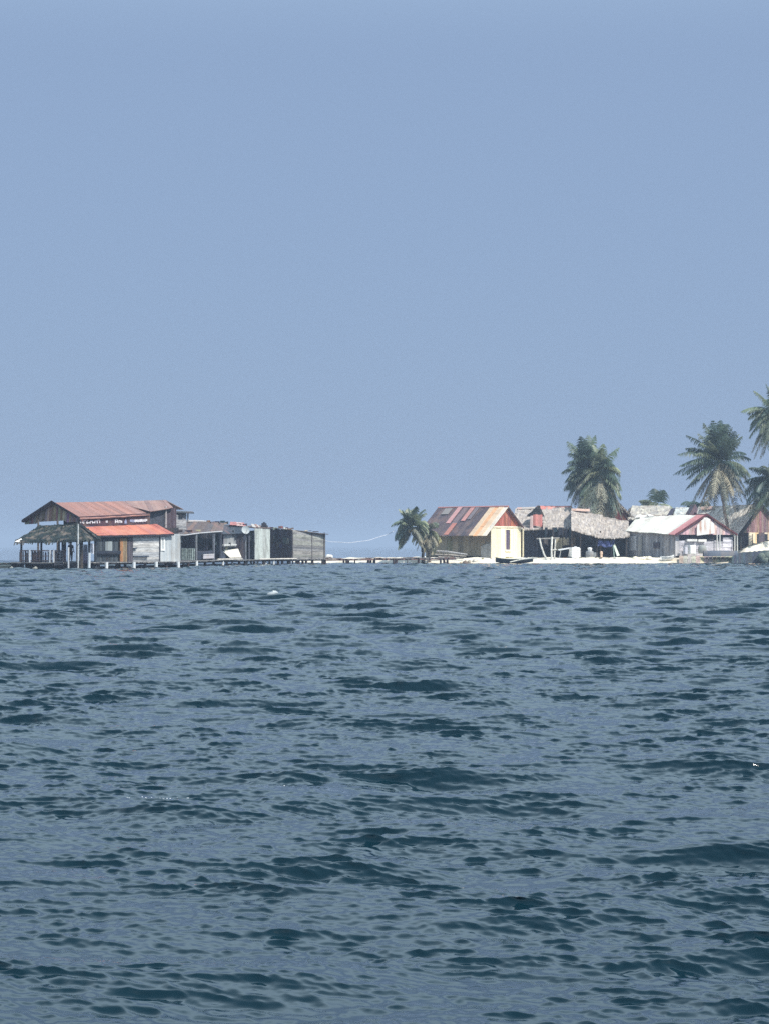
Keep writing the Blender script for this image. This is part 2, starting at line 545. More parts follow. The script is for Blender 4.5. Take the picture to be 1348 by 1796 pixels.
def ground(x, y):
    f, b, t = interp(FRONT, x), interp(BACK, x), interp(TOP, x)
    w = 5.0 if x < 38.2 else 5.0 - 2.6 * min(1, (x - 38.2) / 2)
    s = max(0.0, min(1.0, (y - f) / w)); s = s * s * (3 - 2 * s) * 0.75 + 0.25 * s
    e = max(0.0, min(1.0, (b - y) / 6.0)); e = e * e * (3 - 2 * e)
    bumpy = 0.06 * math.sin(x * 1.7 + y * 0.6) + 0.05 * math.sin(x * 0.63 - y * 1.1) + 0.03 * math.sin(x * 4.1 + y * 2.3)
    return -0.6 + (t + 0.6) * min(s * 1.0 + (0.25 if y > f else max(0, 0.25 + (y - f) / 12)), 1.0) * e + bumpy * s * e if e > 0 else -0.8


def build_beach():
    xs = np.concatenate([np.arange(-22, 50, 0.3), np.arange(50, 140, 3.0)])
    ys = np.concatenate([np.arange(243, 275, 0.35), np.arange(275, 348, 2.0)])
    mb = MB(); W = len(xs)
    for y in ys:
        for x in xs:
            mb.v.append(Vector((x, y, ground(x, y))))
    t = lin((228, 221, 204))
    for j in range(len(ys) - 1):
        for i in range(W - 1):
            mb.face((j * W + i, j * W + i + 1, (j + 1) * W + i + 1, (j + 1) * W + i), t)
    sand = tint_material('coral_sand', 0.95, 0.5, (1, 1, 1), 0.16, 5.0, 0.3, 0.1, stain=(164, 148, 122), stain_amt=0.6, stain_scale=0.5)
    o = mb.build('beach', sand, None, True)
    tag(o, kind='structure')


build_beach()


def gz(px, Y):
    x = (px - 674.0) * Y / FOC
    return ground(x, Y)


# ------------------------------------------------------------------ pier
EDGE = [(-60, 187), (20, 189), (110, 187.6), (168, 189.7), (233, 193.9), (320, 199.4), (345, 210), (400, 221), (460, 230.4), (570, 243), (800, 251)]
DECK = 0.56


def edge_Y(px):
    return float(np.interp(px, [a for a, b in EDGE], [b for a, b in EDGE]))


def build_pier():
    root = thing('pier', G(300, edge_Y(300), 0), 'long wooden pier on posts joining the buildings over the water to the sandy island', 'pier')
    # platform under the buildings
    mb = MB()
    pts = [(20, 0), (110, 0), (168, 0), (233, 0), (320, 0), (345, 0), (400, 0), (460, 0), (520, 0), (572, 0)]
    for (a, _), (b, _) in zip(pts[:-1], pts[1:]):
        Ya, Yb = edge_Y(a), edge_Y(b)
        A, B = G(a, Ya, DECK), G(b, Yb, DECK)
        n = Vector((-(B - A).y, (B - A).x, 0)).normalized()
        if n.y < 0: n = -n
        m = max(2, int((B - A).length / 0.3))
        for i in range(m):
            p, q = A.lerp(B, i / m), A.lerp(B, (i + 0.94) / m)
            off = n * -rng.uniform(0, 0.15)
            k = rng.uniform(.7, 1.2)
            dz = Vector((0, 0, rng.uniform(-.02, .02)))
            c = tuple(x * k for x in rng.choice(GREY_WOOD))
            mb.slab([p + off + dz, q + off + dz, q + n * 8 + dz, p + n * 8 + dz], 0.06, c, Vector((0, 0, 1)))
    mb.build('platform', WOOD, root)
    mb = MB()
    for (a, _), (b, _) in zip(pts[:-1], pts[1:]):
        A, B = G(a, edge_Y(a), DECK - .2), G(b, edge_Y(b), DECK - .2)
        for d in (0.05, 3.5, 7.5):
            o = Vector((0.55, -0.8, 0)) * -d
            mb.hexa([A + o, B + o, B + o + Vector((0, .12, 0)), A + o + Vector((0, .12, 0))],
                    [A + o + Vector((0, 0, .13)), B + o + Vector((0, 0, .13)), B + o + Vector((0, .12, .13)), A + o + Vector((0, .12, .13))], rng.choice(DARK_WOOD))
    mb.build('bearer_beam', WOOD, root)
    # walkway to the island
    mb = MB()
    A0, B0 = G(572, 243.3, DECK), G(800, 252, DECK + .1)
    n = Vector((-(B0 - A0).y, (B0 - A0).x, 0)).normalized()
    m = 60
    for i in range(m):
        z = Vector((0, 0, rng.uniform(-.03, .03) + 0.05 * math.sin(i * .35)))
        p, q = A0.lerp(B0, i / m) + z, A0.lerp(B0, (i + .93) / m) + z
        k = rng.uniform(.8, 1.2)
        c = tuple(x * k for x in rng.choice(BROWN_WOOD + GREY_WOOD))
        e = rng.uniform(-.1, .1)
        mb.slab([p - n * e, q - n * e, q + n * 1.5, p + n * 1.5], 0.06, c, Vector((0, 0, 1)))
    for d in (0.08, 1.3):
        mb.hexa([A0 + n * d - Vector((0, 0, .22)), B0 + n * d - Vector((0, 0, .22)), B0 + n * (d + .1) - Vector((0, 0, .22)), A0 + n * (d + .1) - Vector((0, 0, .22))],
                [A0 + n * d - Vector((0, 0, .07)), B0 + n * d - Vector((0, 0, .07)), B0 + n * (d + .1) - Vector((0, 0, .07)), A0 + n * (d + .1) - Vector((0, 0, .07))], BROWN_WOOD[1])
    mb.build('walkway', WOOD, root)
    # posts: one white, one dark, copied along the edge
    def post(tint, r, mat):
        q = MB(); q.tube([(0, 0, -.9), (0.01, 0, 0), (0, 0, DECK)], [r * 1.05, r, r], tint, 8)
        return q
    first = {}
    def put(kind, px, dY=0.0, tilt=0.0, s=1.0):
        Y = edge_Y(px) + dY
        loc = G(px, Y, 0) - root.location
        if kind not in first:
            mb = post({'white': lin((225, 228, 228)), 'dark': lin((70, 58, 58)), 'grey': lin((120, 118, 116))}[kind], {'white': .13, 'dark': .13, 'grey': .11}[kind], WOOD)
            me_o = mb.build('post', PAINT if kind == 'white' else WOOD, None)
            me_o.parent = root
            first[kind] = me_o
            o = me_o
        else:
            o = first[kind].copy(); COL.objects.link(o); o.parent = root
        o.location = loc
        o.rotation_euler = (0, tilt, 0)
        o.scale = (s, s, 1)
        if kind == 'white': o['label'] = 'white painted post'
    for px in (187, 235, 274, 313, 345):
        put('white', px, -0.4, rng.uniform(-.05, .05), 1.15)
    for px in (391, 408, 434, 452, 466, 480):
        put('white', px, rng.uniform(0, 1.5), rng.uniform(-.08, .08), .8)
    for px in (40, 60, 104, 140, 170, 205, 220, 255, 292, 300, 330, 360, 375, 398, 420):
        put('dark', px, rng.uniform(.2, 3), rng.uniform(-.05, .05))
    for px in (62, 81, 150, 210, 290, 322, 420, 441, 473, 505):
        put('grey', px, rng.uniform(2.5, 6), rng.uniform(-.08, .08))
    for px in (430, 446, 462, 488, 495, 508, 520, 524, 531, 537, 548, 566, 570):
        put('dark', px, rng.uniform(.1, .8), rng.uniform(-.04, .04))
    for px in (603, 608, 611, 646, 650, 656, 690, 694, 733, 772, 778, 784):
        put('dark', px, rng.uniform(.1, 1.2), rng.uniform(-.06, .06), rng.uniform(.8, 1.2))
    for px in (622, 714, 749):
        put('grey', px, .8, .05, .7)


build_pier()


# ------------------------------------------------------------------ pavilion at the pier head
def build_pavilion():
    N_, L_, R_ = P(150, 947, 186.5), P(28, 949, 190), P(176, 944, 190)
    back = L_ + (R_ - N_)
    r1, r2 = P(70, 922, 194), P(137, 918.5, 191)
    root = thing('thatched_pavilion', G(110, 190, DECK), 'open pavilion with dark hipped thatch roof and railing at the outer pier end', 'pavilion')
    tn = [lin((50, 60, 58)), lin((42, 52, 54)), lin((58, 64, 58)), lin((36, 46, 48))]
    mb = MB()
    mb.thatch(L_, N_, r2, r1, 30, 6, tn, 0.18, 0.12, 0.5)
    mb.thatch(N_, R_, r2 + Vector((.1, .1, 0)), r2, 10, 6, tn, 0.18, 0.05, 0.3)
    mb.thatch(back, L_, r1, r1 + Vector((.1, .1, 0)), 10, 6, tn, 0.18, 0.05, 0.3)
    mb.thatch(R_, back, r1, r2, 20, 4, tn, 0.18, 0.05, 0.2)
    mb.build('roof', THATCH, root)
    mb = MB()
    mb.poly([P(26, 950, 189.8), P(38, 944, 190), P(40, 948, 189.8), P(33, 951, 189.7)], WHITE)
    mb.build('roof_edge_sheet', PAINT, root)
    mb = MB()
    mb.poly([P(140, 919, 190.6), P(147, 922, 190), P(170, 938, 188.4), P(176, 944, 189), P(150, 926, 190.4)], lin((190, 200, 205)))
    mb.build('roof_edge_sheet', PAINT, root)

    def post(px, Y, y_top, r, tint, name='post', lean=0.0):
        q = MB(); t = P(px, y_top, Y)
        q.tube([G(px, Y, DECK - 1.2), (t.x + lean * .5, t.y, (t.z + DECK) / 2), (t.x + lean, t.y, t.z)], r, tint, 7)
        o = q.build(name, WOOD, root)
        return o
    dk = lin((56, 62, 70)); pl = lin((190, 192, 190))
    for px, Y, y, r, t in ((38, 190.4, 947, .09, dk), (73, 189.2, 945, .09, dk), (104, 188.2, 944, .08, dk), (112.5, 188.6, 943, .2, lin((58, 70, 84))),
                           (143, 187.6, 940, .16, lin((82, 76, 70))), (157, 189, 940, .1, dk), (168, 190, 944, .12, dk)):
        post(px, Y, y, r, t)
    post(137.5, 186.4, 919, .06, pl)['label'] = 'tall pale pole rising past the eave'
    # railing along the front and left edges
    fr = [(35, 190.2), (60, 189.6), (90, 188.7), (117, 188)]
    mb = MB()
    for (a, Ya), (b, Yb) in zip(fr[:-1], fr[1:]):
        for z, h in ((DECK + .1, .08), (DECK + .5, .06), (DECK + .92, .09)):
            A, B = G(a, Ya, z), G(b, Yb, z)
            e = Vector((0, .07, 0)); u = Vector((0, 0, h))
            mb.hexa([A, B, B + e, A + e], [A + u, B + u, B + e + u, A + e + u], rng.choice(BROWN_WOOD))
        n = int((b - a) / 1.7)
        for i in range(n):
            px = a + (b - a) * (i + rng.random() * .6) / n; Y = Ya + (Yb - Ya) * (px - a) / (b - a)
            p = G(px, Y + .04, DECK)
            if rng.random() < .82:
                mb.box(p, rng.uniform(.05, .12), .05, rng.uniform(.8, 1.0), rng.choice(DARK_WOOD + BROWN_WOOD + [lin((110, 96, 112))]))
    mb.build('railing', WOOD, root)
    for px in (52.5, 88, 94.5, 120.5):
        Y = float(np.interp(px, [a for a, b in fr], [b for a, b in fr])) - 1.5
        q = MB(); h = 1.02 if px < 115 else 1.25
        q.tube([G(px, Y, DECK - (0 if px < 115 else 1.1)), G(px, Y, DECK + h)], .075, lin((196, 200, 204)), 8)
        q.build('railing_post', PAINT, root)['label'] = 'white railing post'
    q = MB(); q.tube([G(156.5, 187.5, -.8), G(157, 187.5, DECK + .8)], .12, lin((205, 212, 216)), 8)
    q.build('mooring_post', PAINT, root)
    # low boarding and fascia
    mb = MB()
    mb.boards(G(45, 189.7, -.12), G(118, 187.8, -.12), G(118, 187.8, DECK + .05), G(45, 189.7, DECK + .05), 5, BLACK_WOOD + DARK_WOOD, False, .05, 0)
    mb.boards(G(118, 187.8, -.1), G(176, 190.4, -.1), G(176, 190.4, DECK + .05), G(118, 187.8, DECK + .05), 5, BLACK_WOOD, False, .05, 0)
    mb.build('fascia', PLANKH, root)
    mb = MB()
    mb.slab([G(36, 190.2, DECK), G(118, 187.7, DECK), G(176, 190.4, DECK), G(100, 194.5, DECK)], .07, GREY_WOOD[1], Vector((0, 0, 1)))
    mb.build('floor', WOOD, root)
    # steps
    mb = MB()
    for i in range(5):
        a = P(97, 991 - i * 5, 187.7 + .12 * i); b = P(111, 991 - i * 5, 187.4 + .12 * i)
        mb.hexa([a, b, b + Vector((0, .22, 0)), a + Vector((0, .22, 0))], [p + Vector((0, 0, .09)) for p in (a, b, b + Vector((0, .22, 0)), a + Vector((0, .22, 0)))], lin((96, 94, 98)))
    for px in (96.5, 111):
        mb.tube([P(px, 993, 187.4), P(px, 966, 188.2)], .05, lin((60, 60, 66)), 6)
    mb.build('ladder', WOOD, root)


build_pavilion()


def build_pier_head_items():
    # cloth hanging at the back of the pavilion
    mb = MB()
    A, B, C, D = P(160, 971, 190.5), P(170, 972, 191), P(170, 953, 191), P(159, 953.5, 190.5)
    nu, nv = 8, 6
    b = len(mb.v)
    for j in range(nv + 1):
        for i in range(nu + 1):
            u, v = i / nu, j / nv
            p = A * (1 - u) * (1 - v) + B * u * (1 - v) + C * u * v + D * (1 - u) * v
            p += Vector((0, .06 * math.sin(u * 14), .03 * math.sin(u * 9)))
            mb.v.append(p)
    for j in range(nv):
        for i in range(nu):
            mb.face((b + j * (nu + 1) + i, b + j * (nu + 1) + i + 1, b + (j + 1) * (nu + 1) + i + 1, b + (j + 1) * (nu + 1) + i), lin((196, 202, 214)))
    single(mb, 'hanging_sheet', CLOTH, 'pale sheet hanging at the right back of the dark thatched pavilion', 'sheet')
    # dark cloth beside the brown post
    mb = MB()
    A, B, C, D = P(146, 988, 188.6), P(155, 988, 188.9), P(154, 955, 188.9), P(147, 955, 188.6)
    for k in range(5):
        u0, u1 = k / 5, (k + 1) / 5
        z = Vector((0, .05 * (k % 2), 0))
        mb.poly([A.lerp(B, u0) + z, A.lerp(B, u1) - z, D.lerp(C, u1) - z, D.lerp(C, u0) + z], lin((44, 42, 66)))
    single(mb, 'dark_curtain', CLOTH, 'dark navy curtain hanging beside the thick brown post of the thatched pavilion', 'curtain')
    # low landing at the far left
    mb = MB()
    mb.boards(G(-70, 186, -.1), G(38, 190.2, -.05), G(38, 190.2, .5), G(-70, 186, .52), 4, [lin((70, 82, 84)), lin((54, 64, 72)), lin((86, 96, 90))], False, .08, 0)
    for i in range(40):
        a = -70 + 108 * i / 40; b = a + 2.5
        Ya, Yb = 186 + 4.2 * i / 40, 186 + 4.2 * (i + .9) / 40
        z = .52 + rng.uniform(-.04, .04)
        mb.slab([G(a, Ya - .1, z), G(b, Yb - .1, z), G(b, Yb + 1.6, z), G(a, Ya + 1.6, z)], .06, tuple(x * rng.uniform(.6, 1) for x in lin((104, 112, 106))), Vector((0, 0, 1)))
    single(mb, 'low_landing', PLANKH, 'low dark landing stage running out of the picture left of the pavilion', 'landing')
    for px, Y, s in ((21, 187.6, .2), (62, 187.2, .2)):
        mb = MB(); z = -.1
        mb.lathe(G(px, Y, z), [(s * .6, 0), (s, s * .5), (s * .9, s), (s * .4, s * 1.4), (.03, s * 1.5)], lin((150, 150, 142)), 9)
        mb.v = [v + Vector((rng.uniform(-.06, .06), rng.uniform(-.06, .06), rng.uniform(-.06, .06))) for v in mb.v]
        single(mb, 'pale_rock', STONE, 'pale rock in the water below the ' + ('low landing left of the pavilion' if px < 40 else 'railing of the thatched pavilion'), 'rock', None, True)


build_pier_head_items()


# ------------------------------------------------------------------ two-storey building with red roofs
def build_restaurant():
    root = thing('pier_building', G(200, 198, DECK), 'two storey pier building with red roofs, white lettering band and plank gable', 'building')
    Ga, G1, G2 = P(92, 882, 193.6), P(40, 916, 195.4), P(141, 911, 191.6)
    E2, R2, B2 = P(264, 903.5, 199.6), P(216, 879.5, 202), G1 + (P(264, 903.5, 199.6) - P(141, 911, 191.6))
    red = [lin((148, 110, 100)), lin((152, 111, 100)), lin((144, 108, 99)), lin((156, 113, 100)), lin((146, 111, 102))]
    mb = MB()
    mb.sheets(G2, E2, R2, Ga, 14, red, 4, .05, .03, .05)
    mb.sheets(B2, G1, Ga, R2, 10, red, 3, .05, .03, .05)
    mb.build('upper_roof', METAL, root)
    mb = MB()
    for a, b in ((G1, Ga), (Ga, G2)):
        d = Vector((-.3, -.45, 0)) * .25; u = Vector((0, 0, -.2))
        mb.hexa([a + d, b + d, b, a], [a + d - u, b + d - u, b - u * .9, a - u * .9], lin((64, 54, 58)))
    mb.build('bargeboard', WOOD, root)
    # plank gable: boards hang from the rakes down to a level line
    mb = MB(); n = 26
    for i in range(n):
        a, b = i / n, (i + .95) / n
        def top(u):
            return G1.lerp(Ga, u * 2) if u < .5 else Ga.lerp(G2, u * 2 - 1)
        base = lambda u: G1.lerp(G2, u) + Vector((0, 0, -.02 if .22 < u < .7 else -.18))
        q = [base(a), base(b), top(b) - Vector((0, 0, .05)), top(a) - Vector((0, 0, .05))]
        if q[2].z - q[0].z < .03: continue
        mb.slab([p + Vector((.15, .24, 0)) for p in q], .05, tuple(x * rng.uniform(.65, 1.25) for x in rng.choice([lin((166, 138, 128)), lin((150, 124, 120)), lin((178, 152, 138)), lin((136, 106, 100))])), Vector((-.54, -.84, 0)))
    mb.build('gable_boards', PLANKV, root)
    # posts of the open upper floor
    for px, Y in ((67.5, 194.3), (101.5, 193), (136, 191.8)):
        q = MB(); q.tube([G(px, Y, DECK), P(px, 912, Y)], .09, lin((104, 98, 94)), 6)
        q.build('upper_post', WOOD, root)
    mb = MB()
    mb.slab([P(60, 929, 194.6), P(138, 927, 192), P(262, 922, 199.8), P(190, 924, 203)], .12, lin((70, 66, 66)), Vector((0, 0, 1)))
    mb.build('upper_floor', WOOD, root)
    # dark partition behind the open gable
    mb = MB()
    mb.boards(P(112, 928, 194.5), P(138, 928, 193.2), P(138, 908, 193.2), P(112, 908, 194.5), 6, BLACK_WOOD, True, .05, 0)
    mb.build('upper_partition', PLANKV, root)
    # sign band on the long wall
    mar = [lin((74, 52, 60)), lin((66, 48, 58)), lin((80, 56, 62))]
    mb = MB()
    S0, S1, S2, S3 = P(139, 924, 191.9), P(263, 920.5, 199.8), P(263, 900, 199.8), P(139, 906, 191.9)
    mb.boards(S0, S1, S2, S3, 8, mar, True, .06, 0)
    band = mb.build('sign_band', PAINT, root)
    # white lettering too worn to read: runs of strokes
    mb = MB()
    out = Vector((.84, -.55, 0)) * .09

    def stroke(px, py, w, h, c):
        Y = 191.9 + (px - 139) / 124 * 7.9
        Y2 = 191.9 + (px + w - 139) / 124 * 7.9
        sl = -.035 * (px - 139)
        mb.slab([P(px, py + sl + h, Y) + out, P(px + w, py + sl + h - .1, Y2) + out, P(px + w, py + sl - .1, Y2) + out, P(px, py + sl, Y) + out], .02, c, Vector((.84, -.55, 0)))
    wh, bl = lin((222, 222, 226)), lin((150, 160, 190))
    x = 139.6
    stroke(x, 912.5, 1.5, 5.2, wh); stroke(x, 912.5, 4.2, 1.6, wh); stroke(x + 3, 913, 1.4, 4.8, wh)
    x = 145.2
    for w, h, dy in ((1.7, 7.2, 0), (2.2, 1.8, 0), (1.8, 5, 1.6), (1.4, 6.5, .5), (2.4, 1.7, 4.6), (1.5, 4.6, 2.2), (1.9, 1.7, 2.2), (1.5, 4.6, 2.2), (1.9, 1.7, 4.6), (1.5, 4.6, 2.2), (2.0, 1.7, 2.2), (1.5, 6.3, .6), (2.1, 1.8, .6), (1.5, 6, .6)):
        stroke(x, 912 + dy, w, h, wh); x += w + .35
    stroke(184.5, 914.5, 3.6, 4, lin((190, 188, 192)))
    for px, dy, w, h in ((200.6, 0, 1.7, 6.6), (202.4, .2, 3, 1.7), (202.6, 3.6, 2.4, 1.5), (204.6, .6, 1.5, 5.6), (207, 2, 1.5, 4.6), (208.5, 2, 2.4, 1.5), (210.3, 2, 1.4, 4.6), (212, 3, 1.4, 3.6)):
        stroke(px, 913 + dy, w, h, wh)
    for px, dy, w, h in ((217.5, 2, 3.8, 5), (219, -.5, 1.6, 3)):
        stroke(px, 914 + dy, w, h, bl)
    x = 227
    while x < 255:
        w = rng.uniform(1.2, 2.4); stroke(x, 914.4 + rng.uniform(-.3, .6), w, rng.uniform(3.6, 5), wh if x > 234 else bl); x += w + .35
    mb.build('lettering', PAINT, band)
    # orange skirt roof
    T0, T1 = P(148, 924.5, 192.2), P(275, 919.5, 200.4)
    L0, L1 = P(172, 939.5, 190.9), P(306, 936.5, 199.6)
    org = [lin((182, 112, 94)), lin((188, 117, 96)), lin((176, 106, 93)), lin((190, 124, 104)), lin((182, 117, 105))]
    mb = MB(); mb.sheets(L0, L1, T1, T0, 16, org, 3, .05, .035, .05)
    orange = tint_material('orange_roof_paint', .6, .8, (1, 1, 1), .16, 6, .15, .3, stain=(200, 150, 120), stain_amt=.35)
    mb.build('skirt_roof', orange, root)
    mb = MB()
    d = Vector((0, 0, -.14))
    mb.hexa([L0 + d, L1 + d, L1 + d + Vector((-.06, .05, 0)), L0 + d + Vector((-.06, .05, 0))], [L0, L1, L1 + Vector((-.06, .05, 0)), L0 + Vector((-.06, .05, 0))], lin((52, 50, 60)))
    mb.build('eave_board', WOOD, root)
    # ground-floor wall, in stretches
    def wp(px):                       # depth of the wall line
        return 190.6 + (px - 168) / 147 * 9.6 + .5

    def wall(name, x0, x1, yt0, yt1, tints, n, vert, mat, in_=0.0, yb=None):
        q = MB()
        Y0, Y1 = wp(x0) + in_, wp(x1) + in_
        q.boards(G(x0, Y0, DECK) if yb is None else P(x0, yb, Y0), G(x1, Y1, DECK) if yb is None else P(x1, yb, Y1), P(x1, yt1, Y1), P(x0, yt0, Y0), n, tints, vert, .05, .0)
        return q.build(name, mat, root)
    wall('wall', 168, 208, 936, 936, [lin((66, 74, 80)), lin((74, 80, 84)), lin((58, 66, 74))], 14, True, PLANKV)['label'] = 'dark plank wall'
    wall('window', 185, 197, 950, 949.5, [lin((150, 160, 162)), lin((128, 138, 142))], 3, True, PAINT, -.08, 966)
    wall('counter', 172, 212, 966.5, 966, [lin((50, 56, 68))], 3, False, PLANKH, -.35, 972)
    wall('door', 211, 223, 944, 943.5, [lin((152, 124, 92)), lin((164, 120, 84)), lin((140, 122, 96))], 5, True, PLANKV, -.04)
    wall('shutter', 223.6, 233, 940, 939.5, [lin((84, 80, 86)), lin((76, 72, 80))], 4, True, PLANKV, .0)
    wall('plank_wall', 233.6, 279, 940, 938, [lin((186, 186, 184)), lin((172, 174, 176)), lin((192, 190, 186)), lin((158, 160, 164))], 11, False, PLANKH)
    wall('door_gap', 279, 281.5, 939, 939, BLACK_WOOD, 1, True, PLANKV, .05)
    wall('end_wall', 281.5, 316, 938, 936, [lin((176, 182, 184)), lin((166, 174, 178)), lin((184, 188, 188))], 9, True, PAINT)
    mb = MB()
    c = lin((235, 236, 232))
    for px, y0, w, h in ((282.5, 943, 2.2, 23), (287.5, 943, 2.6, 23), (283, 963, 6.5, 3), (283, 942.5, 6.5, 2)):
        Y = wp(px) - .12
        mb.slab([P(px, y0 + h, Y), P(px + w, y0 + h, Y + w * .06), P(px + w, y0, Y + w * .06), P(px, y0, Y)], .05, c, Vector((.84, -.55, 0)))
    mb.build('window_frame', PAINT, root)
    # bench-like ledges on the wall
    mb = MB()
    for px, y, w in ((236, 977, 26), (236, 963, 5)):
        Y = wp(px) - .3
        a, b = P(px, y, Y), P(px + w, y - .6, Y + w * .06)
        mb.hexa([a, b, b + Vector((-.2, .25, 0)), a + Vector((-.2, .25, 0))], [p + Vector((0, 0, .1)) for p in (a, b, b + Vector((-.2, .25, 0)), a + Vector((-.2, .25, 0)))], lin((60, 72, 88)))
    mb.build('ledge', WOOD, root)
    # back and side walls
    mb = MB()
    bk = Vector((-.5, 4, 0))
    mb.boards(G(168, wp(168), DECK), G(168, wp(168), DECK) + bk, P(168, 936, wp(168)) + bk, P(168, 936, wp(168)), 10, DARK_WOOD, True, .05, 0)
    mb.boards(G(316, wp(316), DECK) + bk, G(168, wp(168), DECK) + bk, P(168, 925, wp(168)) + bk, P(316, 925, wp(316)) + bk, 20, DARK_WOOD, True, .05, 0)
    mb.boards(G(316, wp(316), DECK), G(316, wp(316), DECK) + bk, P(316, 936, wp(316)) + bk, P(316, 936, wp(316)), 10, GREY_WOOD, True, .05, 0)
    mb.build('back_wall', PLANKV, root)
    # deck edge in front
    mb = MB()
    mb.slab([P(233, 986, wp(233) - .9), P(316, 984.5, wp(316) - .9), G(316, wp(316), DECK), G(233, wp(233), DECK)], .1, lin((150, 152, 150)))
    mb.slab([P(165, 984, wp(165) - .9), P(232, 985.5, wp(232) - .9), G(232, wp(232), DECK), G(165, wp(165), DECK)], .1, lin((86, 92, 98)))
    mb.build('step_deck', WOOD, root)


build_restaurant()


def build_upper_block():
    root = thing('upper_storey_block', G(285, 203, DECK), 'dark upper storey block with a faded pink roof behind the orange skirt roof', 'building')
    pink = [lin((142, 114, 107)), lin((148, 118, 109)), lin((136, 110, 105)), lin((152, 124, 114))]
    mb = MB()
    a, b, c, d = P(264, 897.5, 199.9), P(304, 890.5, 203.6), P(291, 877.5, 206.5), P(206, 879.5, 204.5)
    e = P(216, 885, 201.2)
    mb.sheets(e, a, c.lerp(d, .45), d, 7, pink, 3, .05, .03, .04)
    mb.sheets(a, b, c, c.lerp(d, .45), 6, pink, 3, .05, .03, .06)
    bk = P(262, 893, 211)
    mb.sheets(bk + Vector((3, 2, 0)), bk, d, c, 6, pink, 3, .05, .03, .06)
    mb.build('roof', METAL, root)
    mb = MB()
    u = Vector((0, 0, -.16))
    mb.hexa([e + u, a + u, a + u + Vector((-.1, .12, 0)), e + u + Vector((-.1, .12, 0))], [e - u * .2, a - u * .2, a - u * .2 + Vector((-.1, .12, 0)), e - u * .2 + Vector((-.1, .12, 0))], lin((60, 50, 52)))
    mb.build('bargeboard', WOOD, root)
    dk = [lin((74, 78, 88)), lin((70, 72, 82)), lin((80, 82, 90))]
    mb = MB()
    mb.boards(P(257, 922, 200.4), P(290, 926, 203), P(290, 891, 203), P(257, 898, 200.4), 8, dk, True, .05, 0)
    mb.build('wall', PLANKV, root)
    mb = MB()
    mb.boards(P(292, 927, 203.2), P(309.5, 926, 204.6), P(309.5, 892, 204.6), P(292, 888.5, 203.2), 7, [lin((84, 70, 78)), lin((74, 62, 72)), lin((90, 78, 84))], True, .05, 0)
    mb.boards(P(309.5, 926, 204.6), P(284, 926, 210), P(284, 892, 210), P(309.5, 892, 204.6), 7, dk, True, .05, 0)
    mb.boards(P(257, 922, 200.4), P(232, 924, 205), P(232, 890, 205), P(257, 898, 200.4), 7, dk, True, .05, 0)
    mb.boards(P(232, 924, 205), P(284, 926, 210), P(284, 890, 210), P(232, 888, 205), 10, dk, True, .05, 0)
    o = mb.build('side_wall', PLANKV, root); o['label'] = 'maroon plank side wall'
    q = MB(); q.tube([P(291, 926, 202.9), P(291, 888, 202.9)], .1, lin((176, 168, 166)), 6)
    q.build('corner_post', WOOD, root)
    # lookout hut on its right
    root = thing('lookout_hut', G(318, 206, DECK + 3), 'small pale boarded hut with one window and a flat overhanging roof beside the dark block', 'hut')
    mb = MB()
    A, B = P(309, 928, 205), P(327, 929, 206.4)
    mb.boards(A, B, P(327, 899, 206.4), P(309, 898, 205), 9, [lin((150, 150, 152)), lin((134, 134, 138)), lin((162, 160, 160))], False, .05, 0)
    bk = Vector((-1.4, 1.7, 0))
    mb.boards(B, B + bk, P(327, 899, 206.4) + bk, P(327, 899, 206.4), 6, GREY_WOOD, True, .05, 0)
    mb.boards(A, A + bk, P(309, 898, 205) + bk, P(309, 898, 205), 6, GREY_WOOD, True, .05, 0)
    mb.build('wall', PLANKH, root)
    mb = MB(); mb.slab([P(315.5, 907, 205.2), P(322.5, 907.5, 205.8), P(322.5, 899.5, 205.8), P(315.5, 899, 205.2)], .03, lin((34, 38, 46)), Vector((.7, -.7, 0)))
    mb.build('window', PAINT, root)
    mb = MB(); mb.slab([P(306, 897.5, 204.6), P(341, 899, 206.6), P(338, 896.8, 209), P(305, 895.5, 207)], .1, lin((72, 76, 80)))
    mb.build('roof', METAL, root)
    q = MB(); q.tube([P(330, 915, 206.6), P(330, 899, 206.6)], .07, lin((150, 150, 150)), 6)
    q.build('porch_post', WOOD, root)


build_upper_block()


# ------------------------------------------------------------------ shacks along the pier
def shell(root, corners, ztop, tints, mat, name='back_wall', skip=()):
    """plain board walls round a footprint (list of ground points); skip = side numbers left open"""
    mb = MB(); n = len(corners)
    for i in range(n):
        if i in skip: continue
        a, b = corners[i], corners[(i + 1) % n]
        mb.boards(a, b, Vector((b.x, b.y, ztop[(i + 1) % n])), Vector((a.x, a.y, ztop[i])), max(3, int((b - a).length / .35)), tints, True, .05, 0)
    return mb.build(name, mat, root)


